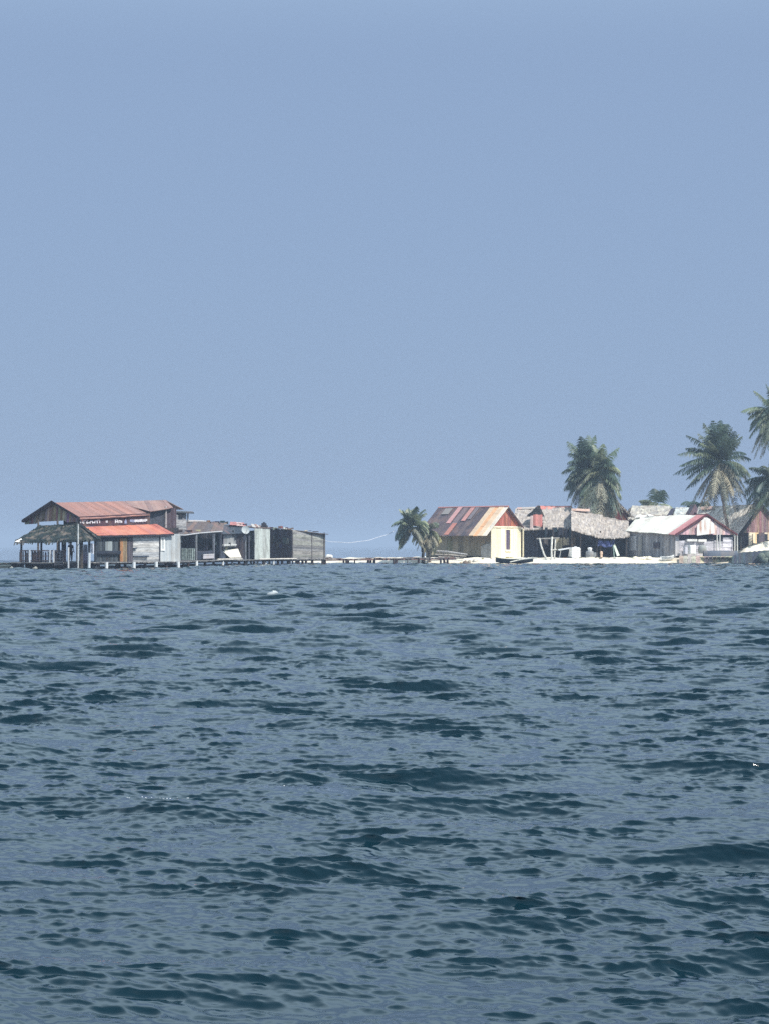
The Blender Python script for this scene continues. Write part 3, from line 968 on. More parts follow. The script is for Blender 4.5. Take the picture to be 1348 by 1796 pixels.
def build_shacks():
    # open-fronted shack
    root = thing('open_shack', G(350, 217, DECK), 'open fronted dark shack with brown sheet roof, right of the lettered building', 'shack')
    mb = MB()
    brown = [lin((96, 84, 80)), lin((84, 76, 76)), lin((108, 92, 84)), lin((90, 86, 88))]
    mb.sheets(P(303, 938.5, 210.6), P(391, 933, 222), P(394, 917.5, 226.5), P(328, 914.5, 216.5), 11, brown, 3, .05, .06, .05)
    mb.build('roof', METAL, root)
    mb = MB()
    mb.tube([P(328, 914.2, 216.3), P(345, 914, 219), P(361, 915, 222)], .1, lin((196, 190, 186)), 5)
    mb.tube([P(303, 938, 210.4), P(325, 938.5, 213), P(350, 935, 216.5), P(390, 932, 221.8)], .06, lin((190, 192, 194)), 5)
    mb.build('flashing', ZINC, root)
    a, b = G(317, 215, DECK), G(388, 225.5, DECK)
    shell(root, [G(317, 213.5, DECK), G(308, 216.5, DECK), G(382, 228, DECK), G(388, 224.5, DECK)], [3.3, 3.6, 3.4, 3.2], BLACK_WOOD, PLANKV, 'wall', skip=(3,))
    for px, Y, r, t in ((316, 212.6, .1, lin((110, 116, 120))), (344.5, 216, .11, lin((124, 128, 132))), (375, 220, .13, lin((104, 108, 116))), (387, 222.4, .12, lin((70, 74, 84)))):
        q = MB(); q.tube([G(px, Y, DECK), P(px, 937, Y)], r, t, 6); q.build('post', WOOD, root)
    mb = MB()
    mb.boards(P(347, 981, 216.6), P(373, 980, 219.8), P(373, 966, 219.8), P(347, 966, 216.6), 5, [lin((52, 58, 70)), lin((60, 64, 76))], False, .05, 0)
    mb.build('front_boards', PLANKH, root)
    mb = MB()
    mb.slab([G(316, 212.2, DECK + .02), G(392, 222.4, DECK + .02), G(388, 226, DECK + .02), G(312, 216, DECK + .02)], .08, lin((84, 88, 92)), Vector((0, 0, 1)))
    mb.build('floor', WOOD, root)
    for k, (x0, x1) in enumerate(((319, 328), (331, 341))):
        mb = MB()
        Y = 213.2 + k * 1.3
        for i in range(4):
            px = x0 + (x1 - x0) * i / 3.3
            mb.boards(P(px, 982, Y + .06 * (px - x0)), P(px + 1.7, 982, Y + .06 * (px - x0) + .1), P(px + 1.7, 962, Y + .06 * (px - x0) + .1), P(px, 962, Y + .06 * (px - x0)), 1, [lin((130, 142, 138)), lin((112, 124, 122))], True, .05, .0)
        for y in (963, 972, 981.5):
            p, q = P(x0, y, Y), P(x1, y, Y + .55)
            mb.hexa([p, q, q + Vector((-.25, .35, 0)), p + Vector((-.25, .35, 0))], [v + Vector((0, 0, .08)) for v in (p, q, q + Vector((-.25, .35, 0)), p + Vector((-.25, .35, 0)))], lin((92, 102, 104)))
        single(mb, 'slatted_crate', WOOD, 'greenish slatted crate standing in the open dark shack, ' + ('beside the pale end wall' if k == 0 else 'beside the middle post'), 'crate')
    mb = MB()
    A = P(357, 980, 217.3); B = P(376, 979, 219.4); bk = Vector((-.4, .6, 0))
    mb.hexa([A, B, B + bk, A + bk], [p + Vector((0, 0, .34)) for p in (A, B, B + bk, A + bk)], lin((186, 182, 186)))
    mb.hexa([p + Vector((0, 0, .34)) for p in (A - bk * .05, B - bk * .05, B + bk, A + bk)], [p + Vector((0, 0, .42)) for p in (A - bk * .05, B - bk * .05, B + bk, A + bk)], lin((200, 198, 198)))
    single(mb, 'white_box', PAINT, 'low white box with a lid on the deck of the open dark shack', 'box')

    # panelled shack with dark teal roof
    root = thing('panel_shack', G(410, 227, DECK), 'shack with a pale grey upper panel and a dark teal roof topped by pink sheets', 'shack')
    mb = MB()
    teal = [lin((48, 58, 68)), lin((40, 50, 62)), lin((58, 64, 72))]
    mb.sheets(P(391, 937, 223.4), P(432, 936, 229.4), P(433, 922, 232.5), P(393, 920, 227.5), 6, teal, 2, .06, .05, .06)
    mb.build('roof', METAL, root)
    mb = MB()
    mb.sheets(P(403, 921, 227.6), P(432, 923.5, 231.5), P(428, 917, 234), P(404, 916, 230), 5, [lin((196, 150, 146)), lin((206, 170, 164)), lin((170, 110, 106))], 1, .05, .06, .06)
    mb.build('ridge_sheet', METAL, root)
    mb = MB()
    mb.boards(P(393, 961, 224.6), P(414, 959, 227.5), P(414, 936, 227.5), P(393, 937, 224.6), 4, [lin((158, 158, 156)), lin((146, 148, 148))], True, .05, 0)
    mb.boards(P(388, 965, 225.2), P(393, 962, 224.6), P(393, 940, 224.6), P(388, 937, 225.2), 2, [lin((186, 178, 190)), lin((174, 166, 180))], True, .05, 0)
    mb.build('front_panel', PAINT, root)
    mb = MB(); mb.boards(P(392, 958, 224.3), P(414, 956.5, 227.2), P(414, 954, 227.2), P(392, 954.5, 224.3), 1, [lin((190, 190, 186))], False, .2, 0)
    mb.build('shelf', PAINT, root)
    shell(root, [G(390, 226, DECK), G(384, 229.5, DECK), G(426, 236, DECK), G(430, 231, DECK)], [2.9, 3.3, 3.3, 2.9], BLACK_WOOD, PLANKV, 'wall', skip=(3,))
    mb = MB()
    mb.boards(G(414, 227.8, DECK), G(430, 229.8, DECK), P(430, 936, 229.8), P(414, 936, 227.8), 5, [lin((72, 66, 70)), lin((58, 58, 66)), lin((86, 76, 76))], True, .05, 0)
    mb.build('dark_door', PLANKV, root)
    for px, Y, t in ((431, 230, lin((120, 124, 130))), (437, 230.8, lin((86, 88, 98)))):
        q = MB(); q.tube([G(px, Y, DECK), P(px, 938, Y)], .09, t, 6); q.build('post', WOOD, root)

    # leaning cream board
    mb = MB()
    mb.slab([P(404, 978, 224.9), P(424, 977.5, 227.6), P(418, 962.5, 228), P(389, 964, 225)], .05, lin((226, 220, 204)))
    single(mb, 'leaning_board', PAINT, 'big cream board leaning askew under the pale panel of the teal roofed shack', 'board')
    mb = MB()
    mb.slab([P(388, 979, 224.2), P(403, 978.5, 225.5), P(393, 964.5, 225.2), P(388, 966, 224.4)], .05, lin((62, 68, 80)))
    single(mb, 'dark_plank_panel', WOOD, 'dark triangular panel propped beside the leaning cream board', 'panel')

    # satellite dish
    root = thing('satellite_dish', P(430, 934, 228.6), 'small white satellite dish fixed at the eave of the teal roofed shack', 'satellite dish')
    mb = MB(); c = P(430.5, 930, 228.4); nr = Vector((.35, -.9, .28)).normalized()
    a = nr.cross(Vector((0, 0, 1))).normalized(); u = a.cross(nr)
    rings = []
    for i in range(5):
        r = .42 * i / 4; d = .14 * (i / 4) ** 2
        rings.append([c + nr * d + (a * math.cos(w) + u * math.sin(w)) * r for w in [2 * math.pi * k / 16 for k in range(16)]])
    b = 0
    for rg in rings: mb.v += rg
    for i in range(4):
        for k in range(16):
            k2 = (k + 1) % 16
            mb.face((i * 16 + k, i * 16 + k2, (i + 1) * 16 + k2, (i + 1) * 16 + k), lin((176, 184, 186)))
    mb.build('dish', PAINT, root, True)
    mb = MB(); mb.tube([c, c - nr * .25 + Vector((0, 0, -.15)), P(430.5, 938, 229)], .04, lin((110, 110, 112)), 6); mb.tube([c + nr * .02 - u * .38, c + nr * .45 - u * .1], .02, lin((120, 120, 120)), 5)
    mb.build('bracket', METAL, root)

    # pale plywood shack
    root = thing('plywood_shack', G(452, 233, DECK), 'tall narrow shack with pale stained plywood front and dark left side', 'shack')
    A, B, C = G(447, 230.8, DECK), G(473.5, 236, DECK), G(427, 233.5, DECK)
    D = B + (C - A)
    mb = MB()
    mb.boards(A, B, P(473.5, 926, 236), P(447, 927, 230.8), 4, [lin((186, 192, 186)), lin((170, 178, 174)), lin((196, 200, 194)), lin((158, 168, 166))], True, .05, .03)
    mb.build('plywood_front', PLASTER, root)
    mb = MB()
    mb.boards(C, A, P(447, 935, 230.8), P(427, 933, 233.5), 8, [lin((64, 66, 82)), lin((54, 58, 72)), lin((76, 76, 90))], True, .05, .03)  # shade of the left face is put into these darker board tints
    mb.build('shade_tinted_side', PLANKV, root)
    shell(root, [B, D, C], [3.6, 3.6, 3.4], DARK_WOOD, PLANKV, 'back_wall', skip=(2,))
    mb = MB()
    top = [P(445, 925, 230.3), P(475, 925.5, 236), P(456, 921, 240), P(428, 922, 234)]
    mb.slab(top, .1, lin((120, 104, 98)))
    mb.sheets(P(443, 926, 230.2), P(456, 925.5, 232.4), P(452, 921, 235), P(440, 920.5, 233), 4, [lin((150, 120, 112)), lin((190, 186, 180))], 1, .04, .1, .1)
    mb.build('roof', METAL, root)
    mb = MB(); 
    for k in range(5):
        p = P(460 + 2 * k, 924.5, 234 + .3 * k); mb.tube([p, p + Vector((rng.uniform(-.1, .1), .1, .15 + .35 * math.sin(k * .8)))], .12, lin((50, 52, 62)), 5)
    mb.build('roof_clutter', WOOD, root)

    # weathered plank shed at the end
    root = thing('plank_shed', G(515, 240, DECK), 'weathered plank shed at the island end of the pier buildings, shade tinted left side', 'shed')
    A, B, C = G(513.5, 237.6, DECK), G(570.5, 243.5, DECK), G(473.5, 240.5, DECK)
    D = B + (C - A)
    def up(v, px, y):
        return Vector((v.x, v.y, EYE_H + (HOR - y) * v.y / FOC))
    mb = MB()
    mb.boards(A, B, up(B, 0, 936), up(A, 0, 929), 14, GREY_WOOD + [lin((150, 150, 142)), lin((128, 126, 124))], False, .05, 0)
    mb.build('plank_wall', PLANKH, root)
    mb = MB()
    mb.boards(C, A, up(A, 0, 931), up(C, 0, 926.5), 12, [lin((66, 60, 68)), lin((58, 56, 66)), lin((74, 66, 72))], True, .05, .05)  # same shed as the grey planks; its left side's shade is tinted in
    mb.build('shade_tinted_side', PLANKV, root)
    shell(root, [B, D, C], [3.2, 3.5, 3.6], DARK_WOOD, PLANKV, 'back_wall', skip=(2,))
    mb = MB()
    f = Vector((.35, -.25, 0))
    mb.sheets(up(A, 0, 929) + f * .6 - Vector((.35, 0, 0)), up(B, 0, 937) + f, up(D, 0, 932), up(C, 0, 925) - Vector((.3, 0, 0)), 7, [lin((92, 82, 78)), lin((104, 92, 84)), lin((80, 74, 76))], 2, .07, .03, .05)
    mb.build('roof', METAL, root)
    for px, Y in ((513.5, 237.4), (569, 243.2), (547, 241)):
        q = MB(); q.tube([G(px, Y, -.5), P(px, 934, Y)], .07, lin((96, 92, 92)), 6); q.build('post', WOOD, root)
    q = MB(); a, b = P(574, 978, 244), P(581, 976, 245)
    q.tube([P(571, 979, 243.8), P(575, 975.5, 244), P(581, 976, 245), P(583, 979, 245)], [.1, .22, .2, .08], lin((222, 222, 218)), 8)
    single(q, 'white_sack', CLOTH, 'white sack lying on the pier against the corner of the plank shed', 'sack', None, True)
    # junk on the deck edge
    mb = MB()
    for a, b, y in ((382, 425, 981), (455, 520, 980.5)):
        Ya, Yb = edge_Y(a), edge_Y(b)
        mb = MB()
        mb.tube([P(a, y + .5, Ya - .1), P((a + b) / 2, y, (Ya + Yb) / 2 - .15), P(b, y - .5, Yb - .1)], .09, lin((196, 190, 180)), 6)
        single(mb, 'deck_edge_pole', WOOD, 'pale pole lying along the deck edge before the ' + ('leaning cream board' if a < 400 else 'shade tinted side of the plank shed'), 'pole')


build_shacks()


def build_clutter():
    r = random.Random(31)
    cols = [lin((54, 58, 68)), lin((84, 80, 82)), lin((148, 140, 136)), lin((120, 88, 78)), lin((176, 170, 164)), lin((62, 72, 84)), lin((40, 44, 52))]

    darks = [cols[0], cols[1], cols[5], cols[6]]

    def bits(parent, name, rows, mat):
        mb = MB()
        for px0, px1, y0, y1, Y0, Y1, n, sx_, sy_ in rows:
            for i in range(n):
                t = (i + r.random()) / n
                px, y, Y = px0 + (px1 - px0) * t, r.uniform(y0, y1), Y0 + (Y1 - Y0) * t
                w, h = r.uniform(.4, 1) * sx_, r.uniform(.4, 1) * sy_
                a = P(px, y, Y); e = Vector((.7, .7, 0)) * w * .5 if r.random() < .6 else Vector((.8, -.5, 0)) * w * .5
                u = Vector((r.uniform(-.12, .12) * h, 0, h))
                mb.slab([a - e, a + e, a + e + u, a - e + u * r.uniform(.8, 1.1)], .05, tuple(x * r.uniform(.7, 1.2) for x in r.choice(darks if name == 'patch_boards' else cols)))
        return mb.build(name, mat, parent)
    by = {o.name: o for o in scene.objects if o.parent is None}
    bits(by['open_shack'], 'patch_boards', [(318, 386, 950, 976, 214.6, 224.2, 9, .7, 1.0)], WOOD)
    bits(by['open_shack'], 'roof_clutter', [(330, 392, 916, 919, 218, 226, 12, .7, .22), (310, 388, 930, 937, 212, 222, 9, 1.0, .2)], WOOD)
    bits(by['panel_shack'], 'roof_clutter', [(392, 432, 919, 923, 227.5, 232.5, 10, .6, .3)], WOOD)
    bits(by['panel_shack'], 'patch_boards', [(392, 430, 938, 972, 224.2, 229.6, 6, .5, .9)], WOOD)
    bits(by['plywood_shack'], 'patch_boards', [(429, 446, 940, 970, 232.8, 230.5, 6, .5, 1.1)], PLASTER)
    bits(by['plank_shed'], 'roof_clutter', [(475, 515, 926, 929, 240, 238, 9, .6, .25), (520, 560, 931, 933, 239, 243, 5, .8, .12)], WOOD)
    bits(by['plank_shed'], 'patch_boards', [(476, 511, 938, 970, 239.9, 237.6, 8, .6, .9)], PLANKV)


build_clutter()


def build_cable():
    a, b = P(570, 948, 243.6), P(692, 931, 253)
    pts = []
    for i in range(25):
        t = i / 24; p = a.lerp(b, t); p.z -= 1.05 * 4 * t * (1 - t) * .62 + .03 * math.sin(t * 23)
        pts.append(p)
    mb = MB(); mb.tube(pts, .026, lin((206, 210, 218)), 6)
    single(mb, 'overhead_cable', PAINT, 'sagging pale cable strung from the plank shed towards the leaning palm', 'cable')


build_cable()


# ------------------------------------------------------------------ palms
def frond(mb, base, d, length, droop, leaf, tints, r, npair=36, wind=Vector((-.22, -.05, 0)), lw=.115, stem=True):
    droop *= 1.15; d = Vector(d).normalized(); p = Vector(base); seg = 14; ds = length / seg
    path, dirs = [p.copy()], [d.copy()]
    for i in range(seg):
        t = (i + 1) / seg
        d = (d + Vector((0, 0, -droop * (.35 + 1.3 * t) / seg)) + wind * (.5 * t / seg)).normalized()
        p = p + d * ds; path.append(p.copy()); dirs.append(d.copy())
    k = r.uniform(.7, 1.25); c0 = tuple(x * k for x in r.choice(tints))
    if stem:
        mb.tube(path, [.05 - .04 * i / seg for i in range(seg + 1)], tuple(min(1, x * 1.7) for x in c0), 4)
    roll = r.uniform(-.5, .5)
    for i in range(npair):
        t = .14 + .86 * (i + r.random() * .6) / npair
        f = t * seg; j = min(int(f), seg - 1); q = path[j].lerp(path[j + 1], f - j); dd = dirs[j]
        side = dd.cross(Vector((0, 0, 1)))
        if side.length < .15: side = dd.cross(Vector((0, 1, 0)))
        side.normalize(); upv = side.cross(dd)
        prof = (.35 + .65 * math.sin(math.pi * min(1, .12 + t * .9)) ** .8) * (1 if t < .85 else 1 - (t - .85) * 3)
        for s in (-1, 1):
            L_ = leaf * prof * r.uniform(.75, 1.15)
            dir1 = (side * s * r.uniform(.65, .95) + dd * r.uniform(.45, .75) + upv * (.12 + roll * s) + Vector((0, 0, -.3 - .4 * droop * t))).normalized()
            dir2 = (dir1 + Vector((0, 0, -r.uniform(.5, 1.0))) + wind * .5).normalized()
            m = q + dir1 * L_ * .55; e = m + dir2 * L_ * .5
            w = dd * lw * .5
            kk = r.uniform(.7, 1.35); cc = tuple(x * kk for x in c0)
            b = len(mb.v)
            mb.v += [q - w, q + w, m + w * .9, m - w * .9, e]
            mb.face((b, b + 1, b + 2, b + 3), cc); mb.face((b + 3, b + 2, b + 4), cc)


GREEN = [lin((112, 126, 102)), lin((98, 116, 98)), lin((126, 136, 112)), lin((104, 122, 108)), lin((142, 148, 118))]
DKGREEN = [lin((90, 108, 94)), lin((80, 98, 90)), lin((104, 120, 100)), lin((122, 132, 108))]
YELLOW = [lin((172, 166, 122)), lin((186, 176, 138)), lin((150, 148, 106)), lin((202, 190, 152))]
TAN = [lin((142, 138, 120)), lin((124, 124, 110)), lin((160, 152, 130)), lin((108, 110, 100)), lin((100, 108, 96))]


def dirv(deg, phi):
    t, f = R(deg), R(phi)
    return Vector((math.cos(t) * math.cos(f), math.sin(f), math.sin(t) * math.cos(f)))


def palm(label, base, crown, fr, dry=(), seed=1, trunk_r=(.2, .13), bend=0.0, scale=1.0, tints=GREEN, group='coconut palms on the island', wind=Vector((-.22, -.05, 0)), leaf=.8, nuts=True, dtints=TAN, cat='palm', dense=True, bark=(142, 130, 120)):
    scale = scale * (1.13 if leaf > .7 else 1.0); leaf = leaf * 1.4
    r = random.Random(seed)
    root = thing('coconut_palm', base, label, cat, group)
    mb = MB(); n = 18; pts = []
    for i in range(n + 1):
        t = i / n; p = Vector(base).lerp(Vector(crown), t)
        p.x += bend * math.sin(math.pi * t) + .03 * math.sin(i * 2.1)
        pts.append(p)
    pts[0].z -= .5
    rad = [trunk_r[0] * (1.35 if i == 0 else 1) * (1 - i / n) + trunk_r[1] * i / n + (.012 if i % 2 else 0) for i in range(n + 1)]
    mb.tube(pts, rad, lin(bark), 8)
    mb.build('trunk', BARK, root, True)
    mb = MB()
    more = [(f[0] + r.uniform(-9, 9), f[1] * r.uniform(.8, 1.0), f[2] * r.uniform(.9, 1.3)) for f in fr if dense]
    for f in list(fr) + more:
        deg, ln, dr = f[0], f[1], f[2]
        phi = f[3] if len(f) > 3 else r.uniform(-55, 55)
        frond(mb, Vector(crown) + Vector((r.uniform(-.12, .12), r.uniform(-.12, .12), r.uniform(-.1, .25))), dirv(deg + r.uniform(-5, 5), phi), ln * scale * r.uniform(.92, 1.08), dr, leaf * scale * r.uniform(.85, 1.1), tints, r, 30, wind)
    mb.build('crown', LEAF, root)
    if dry:
        mb = MB()
        for f in list(dry) + [(f[0] + r.uniform(-9, 9), f[1] * r.uniform(.6, 1.05), f[2]) for f in list(dry) * 2 if dense]:
            phi = f[3] if len(f) > 3 else r.uniform(-60, 60)
            frond(mb, Vector(crown) + Vector((r.uniform(-.15, .15), r.uniform(-.15, .15), r.uniform(-.3, .0))), dirv(f[0] + r.uniform(-5, 5), phi), f[1] * scale * (1.15 if leaf > .9 else 1.0), f[2], leaf * scale * .8, dtints, r, 24, wind * .4)
        o = mb.build('dry_fronds', DRYLEAF, root); o['label'] = 'drooping dry tan fronds'
    if nuts:
        mb = MB()
        for k in range(7):
            w = r.uniform(0, 6.28); c = Vector(crown) + Vector((.3 * math.cos(w), .3 * math.sin(w), -.35 + r.uniform(-.2, .1)))
            mb.lathe(c - Vector((0, 0, .13)), [(.02, 0), (.1, .05), (.13, .14), (.09, .24), (.02, .28)], lin((150, 132, 80)), 8)
        mb.build('coconuts', PAINT, root, True)
    return root


def build_palms():
    # leaning palm beside the first house
    palm('small leaning green palm at the waterside between the pier walkway and the striped roof house', G(741, 253.5, .4), P(720, 925, 252.6),
         [(90, 2.3, .5), (105, 2.3, .7), (75, 2.5, .6), (120, 2.2, .9), (60, 2.6, .7), (97, 2.0, .3), (150, 2.3, 1.7), (165, 2.3, 2.0), (135, 2.3, 1.5), (185, 2.3, 1.6), (210, 2.6, 1.0), (225, 2.8, .8), (200, 2.5, 1.2),
          (40, 2.3, 1.6), (20, 2.4, 1.6), (82, 2.4, .5), (110, 2.0, .6)], [(0, 2.2, 1.6), (-25, 2.6, 1.0), (-50, 2.5, .6), (235, 2.0, .8)], 3, (.17, .11), .45, 1.1, GREEN, wind=Vector((.02, 0, 0)), leaf=.56, dtints=TAN, bark=(78, 76, 74))
    q = palm('yellowish bushy palm with drooping dry fronds hiding the left end of the striped roof house', G(752, 254.5, .5), P(747, 932, 255),
             [(60, 2.2, 1.6), (110, 2.0, 1.6), (90, 2.0, 1.1), (30, 2.0, 1.8), (150, 1.8, 1.8)],
             [(45, 2.5, 2.0), (20, 2.3, 2.2), (-20, 2.4, 1.2), (-50, 2.5, .8), (-75, 2.5, .4), (-100, 2.4, .3), (-130, 2.3, .8), (160, 2.2, 2.2), (70, 2.4, 2.2), (100, 2.2, 2.2), (200, 2.0, 1.2), (-60, 2.4, .7), (-90, 2.6, .5), (-35, 2.2, 1.0)], 8, (.16, .12), 0, 1.08, TAN + GREEN, leaf=.58, nuts=False, dtints=TAN + YELLOW[:2])
    # tall pair behind the thatched huts
    fr1 = [(90, 4.0, .5), (100, 4.0, .4), (80, 3.7, .5), (110, 3.8, .6), (122, 3.4, .6), (70, 3.2, .6), (94, 3.6, .3), (104, 3.5, .3), (86, 3.8, .4), (115, 3.2, .4),
           (135, 3.2, .9), (150, 3.2, 1.0), (165, 3.2, 1.1), (180, 3.1, 1.0), (192, 3.1, .9), (205, 3.2, .9), (215, 3.4, .7), (225, 3.7, .7), (235, 4.0, .5), (62, 2.6, .6), (45, 2.2, .8), (172, 2.9, 1.1), (198, 3.0, .8)]
    dr1 = [(240, 4.2, .5), (250, 4.4, .4), (260, 4.4, .3), (270, 4.6, .2), (280, 4.4, .3), (292, 4.2, .4), (230, 3.8, .6), (304, 3.8, .5)]
    palm('tall dark palm with an upright crown swept left, behind the grey thatched huts', G(1046, 268, .8), P(1030, 826, 267.5), fr1, dr1, 21, (.2, .14), .3, 1.0, DKGREEN)
    fr2 = [(85, 3.4, .9), (100, 3.2, 1.0), (70, 3.4, 1.1), (135, 2.8, 1.5), (150, 3.0, 1.4), (170, 3.0, 1.5), (200, 3.6, 1.0), (220, 4.0, .8), (60, 3.0, 1.6), (40, 3.2, 1.8), (20, 3.3, 1.8), (0, 3.2, 1.6), (-20, 3.6, 1.1), (-40, 4.2, .7), (-55, 4.8, .5), (80, 2.8, 1.8), (100, 2.5, 1.9), (-65, 5.0, .4), (-30, 4.0, .9)]
    dr2 = [(-60, 5.0, .4), (-70, 5.0, .3), (-80, 5.0, .2), (-90, 5.2, .2), (-100, 5.0, .2), (-110, 4.8, .3), (-120, 4.6, .4), (-48, 4.6, .6), (30, 2.8, 2.2), (70, 2.6, 2.4), (-85, 5.0, .2), (-95, 4.6, .2), (-130, 4.0, .6), (-75, 4.6, .3)]
    palm('tall palm with drooping grey green skirt of fronds, right of the swept palm', G(1050, 265.5, .8), P(1052, 834, 265.8), fr2, dr2, 22, (.19, .14), -.2, 1.0, GREEN)
    # palm before the large thatched house
    fr3 = [(88, 5.0, .25), (95, 5.2, .2), (80, 4.8, .3), (102, 4.9, .3), (110, 4.6, .4), (118, 4.2, .5), (72, 4.2, .5), (92, 4.6, .2), (85, 4.4, .3), (124, 4.4, .5), (65, 3.6, .4), (58, 3.5, .5), (99, 4.6, .2),
           (140, 4.3, .8), (150, 4.8, .7), (162, 5.0, .7), (172, 5.0, .6), (180, 4.9, .6), (190, 4.8, .6), (200, 4.7, .5), (210, 4.4, .5), (35, 3.6, .9), (20, 3.6, 1.1), (5, 3.9, 1.0), (-10, 3.8, .9)]
    dr3 = [(225, 4.2, .6), (235, 4.6, .5), (245, 4.8, .4), (255, 5.2, .3), (265, 5.6, .2), (275, 5.8, .2), (285, 5.2, .3), (295, 4.8, .4), (305, 4.4, .5), (-30, 4.2, .8), (-45, 4.4, .7), (15, 3.2, 1.5), (-5, 3.6, 1.3), (240, 5, .4), (290, 4.8, .3)]
    palm('tallest full palm inside the frame, its trunk crossing the large grey thatched roof', G(1287, 260.8, 1.0), P(1262, 812, 261), fr3, dr3, 23, (.2, .14), -.35, .98, DKGREEN)
    # at the right edge
    fr4 = [(90, 3.8, .4), (100, 3.8, .5), (115, 3.8, .6), (130, 4.0, .8), (150, 3.9, 1.0), (165, 3.8, 1.2), (180, 3.9, 1.2), (200, 4.0, 1.0), (220, 4.2, .8), (235, 4.4, .6), (250, 4.4, .4), (75, 3.6, .5), (50, 3.6, .9), (20, 3.8, 1.2),
           (0, 3.8, 1.2), (-30, 4.2, .9), (-60, 4.4, .6), (142, 3.6, 1.0), (172, 3.5, 1.3), (190, 3.7, 1.1)]
    palm('high palm cut by the right edge of the picture, hanging above the others', G(1392, 263, 2.2), P(1361, 729, 262), fr4, [(205, 3.8, 1.0), (230, 4.2, .6), (245, 4.4, .4), (-70, 4.2, .4)], 24, (.2, .14), .4, .95, GREEN)
    fr5 = [(90, 3.0, .8), (110, 3.0, .9), (130, 3.2, 1.0), (150, 3.4, 1.0), (170, 3.4, 1.0), (185, 3.6, .9), (200, 3.8, .8), (215, 4.0, .7), (230, 4.0, .5), (250, 4.0, .4), (70, 3.0, .8), (40, 3.2, 1.1), (10, 3.4, 1.1), (-20, 3.6, .9), (-50, 4, .6), (195, 3.4, .9), (160, 3.0, 1.1), (225, 4.2, .5)]
    palm('lower dark palm at the right edge, below the high one and before the maroon gable', G(1378, 258, 2.2), P(1357, 846, 257.5), fr5, [(210, 3.6, .7), (235, 4, .4), (260, 4, .2)], 25, (.2, .14), .3, 1.0, DKGREEN)
    fr6 = [(97, 2.1, .3), (68, 2.1, .4), (150, 2.6, 1.1), (165, 3.0, 1.0), (20, 2.6, 1.1), (5, 2.4, 1.0), (135, 2.0, .9), (180, 3.0, .8)]
    palm('small far palm whose top shows above the grey roof ridge left of the large palm', G(1152, 290, 1), P(1151, 886, 288), fr6, (), 26, (.2, .14), 0, .95, DKGREEN, nuts=False, dense=False)
    fr7 = [(145, 2.6, 1.5), (120, 2.2, 1.4), (90, 1.8, 1.2), (60, 2.0, 1.2), (20, 2.0, 1.2), (160, 2.2, 1.6), (200, 1.6, 1)]
    palm('short dark palm with one long arching frond beside the maroon roof peak', G(1221, 284, 1), P(1221, 893, 284), fr7, (), 27, (.16, .12), 0, 1.0, DKGREEN, nuts=False)


build_palms()


# ------------------------------------------------------------------ houses on the island
def up(v, y):
    return Vector((v.x, v.y, EYE_H + (HOR - y) * v.y / FOC))


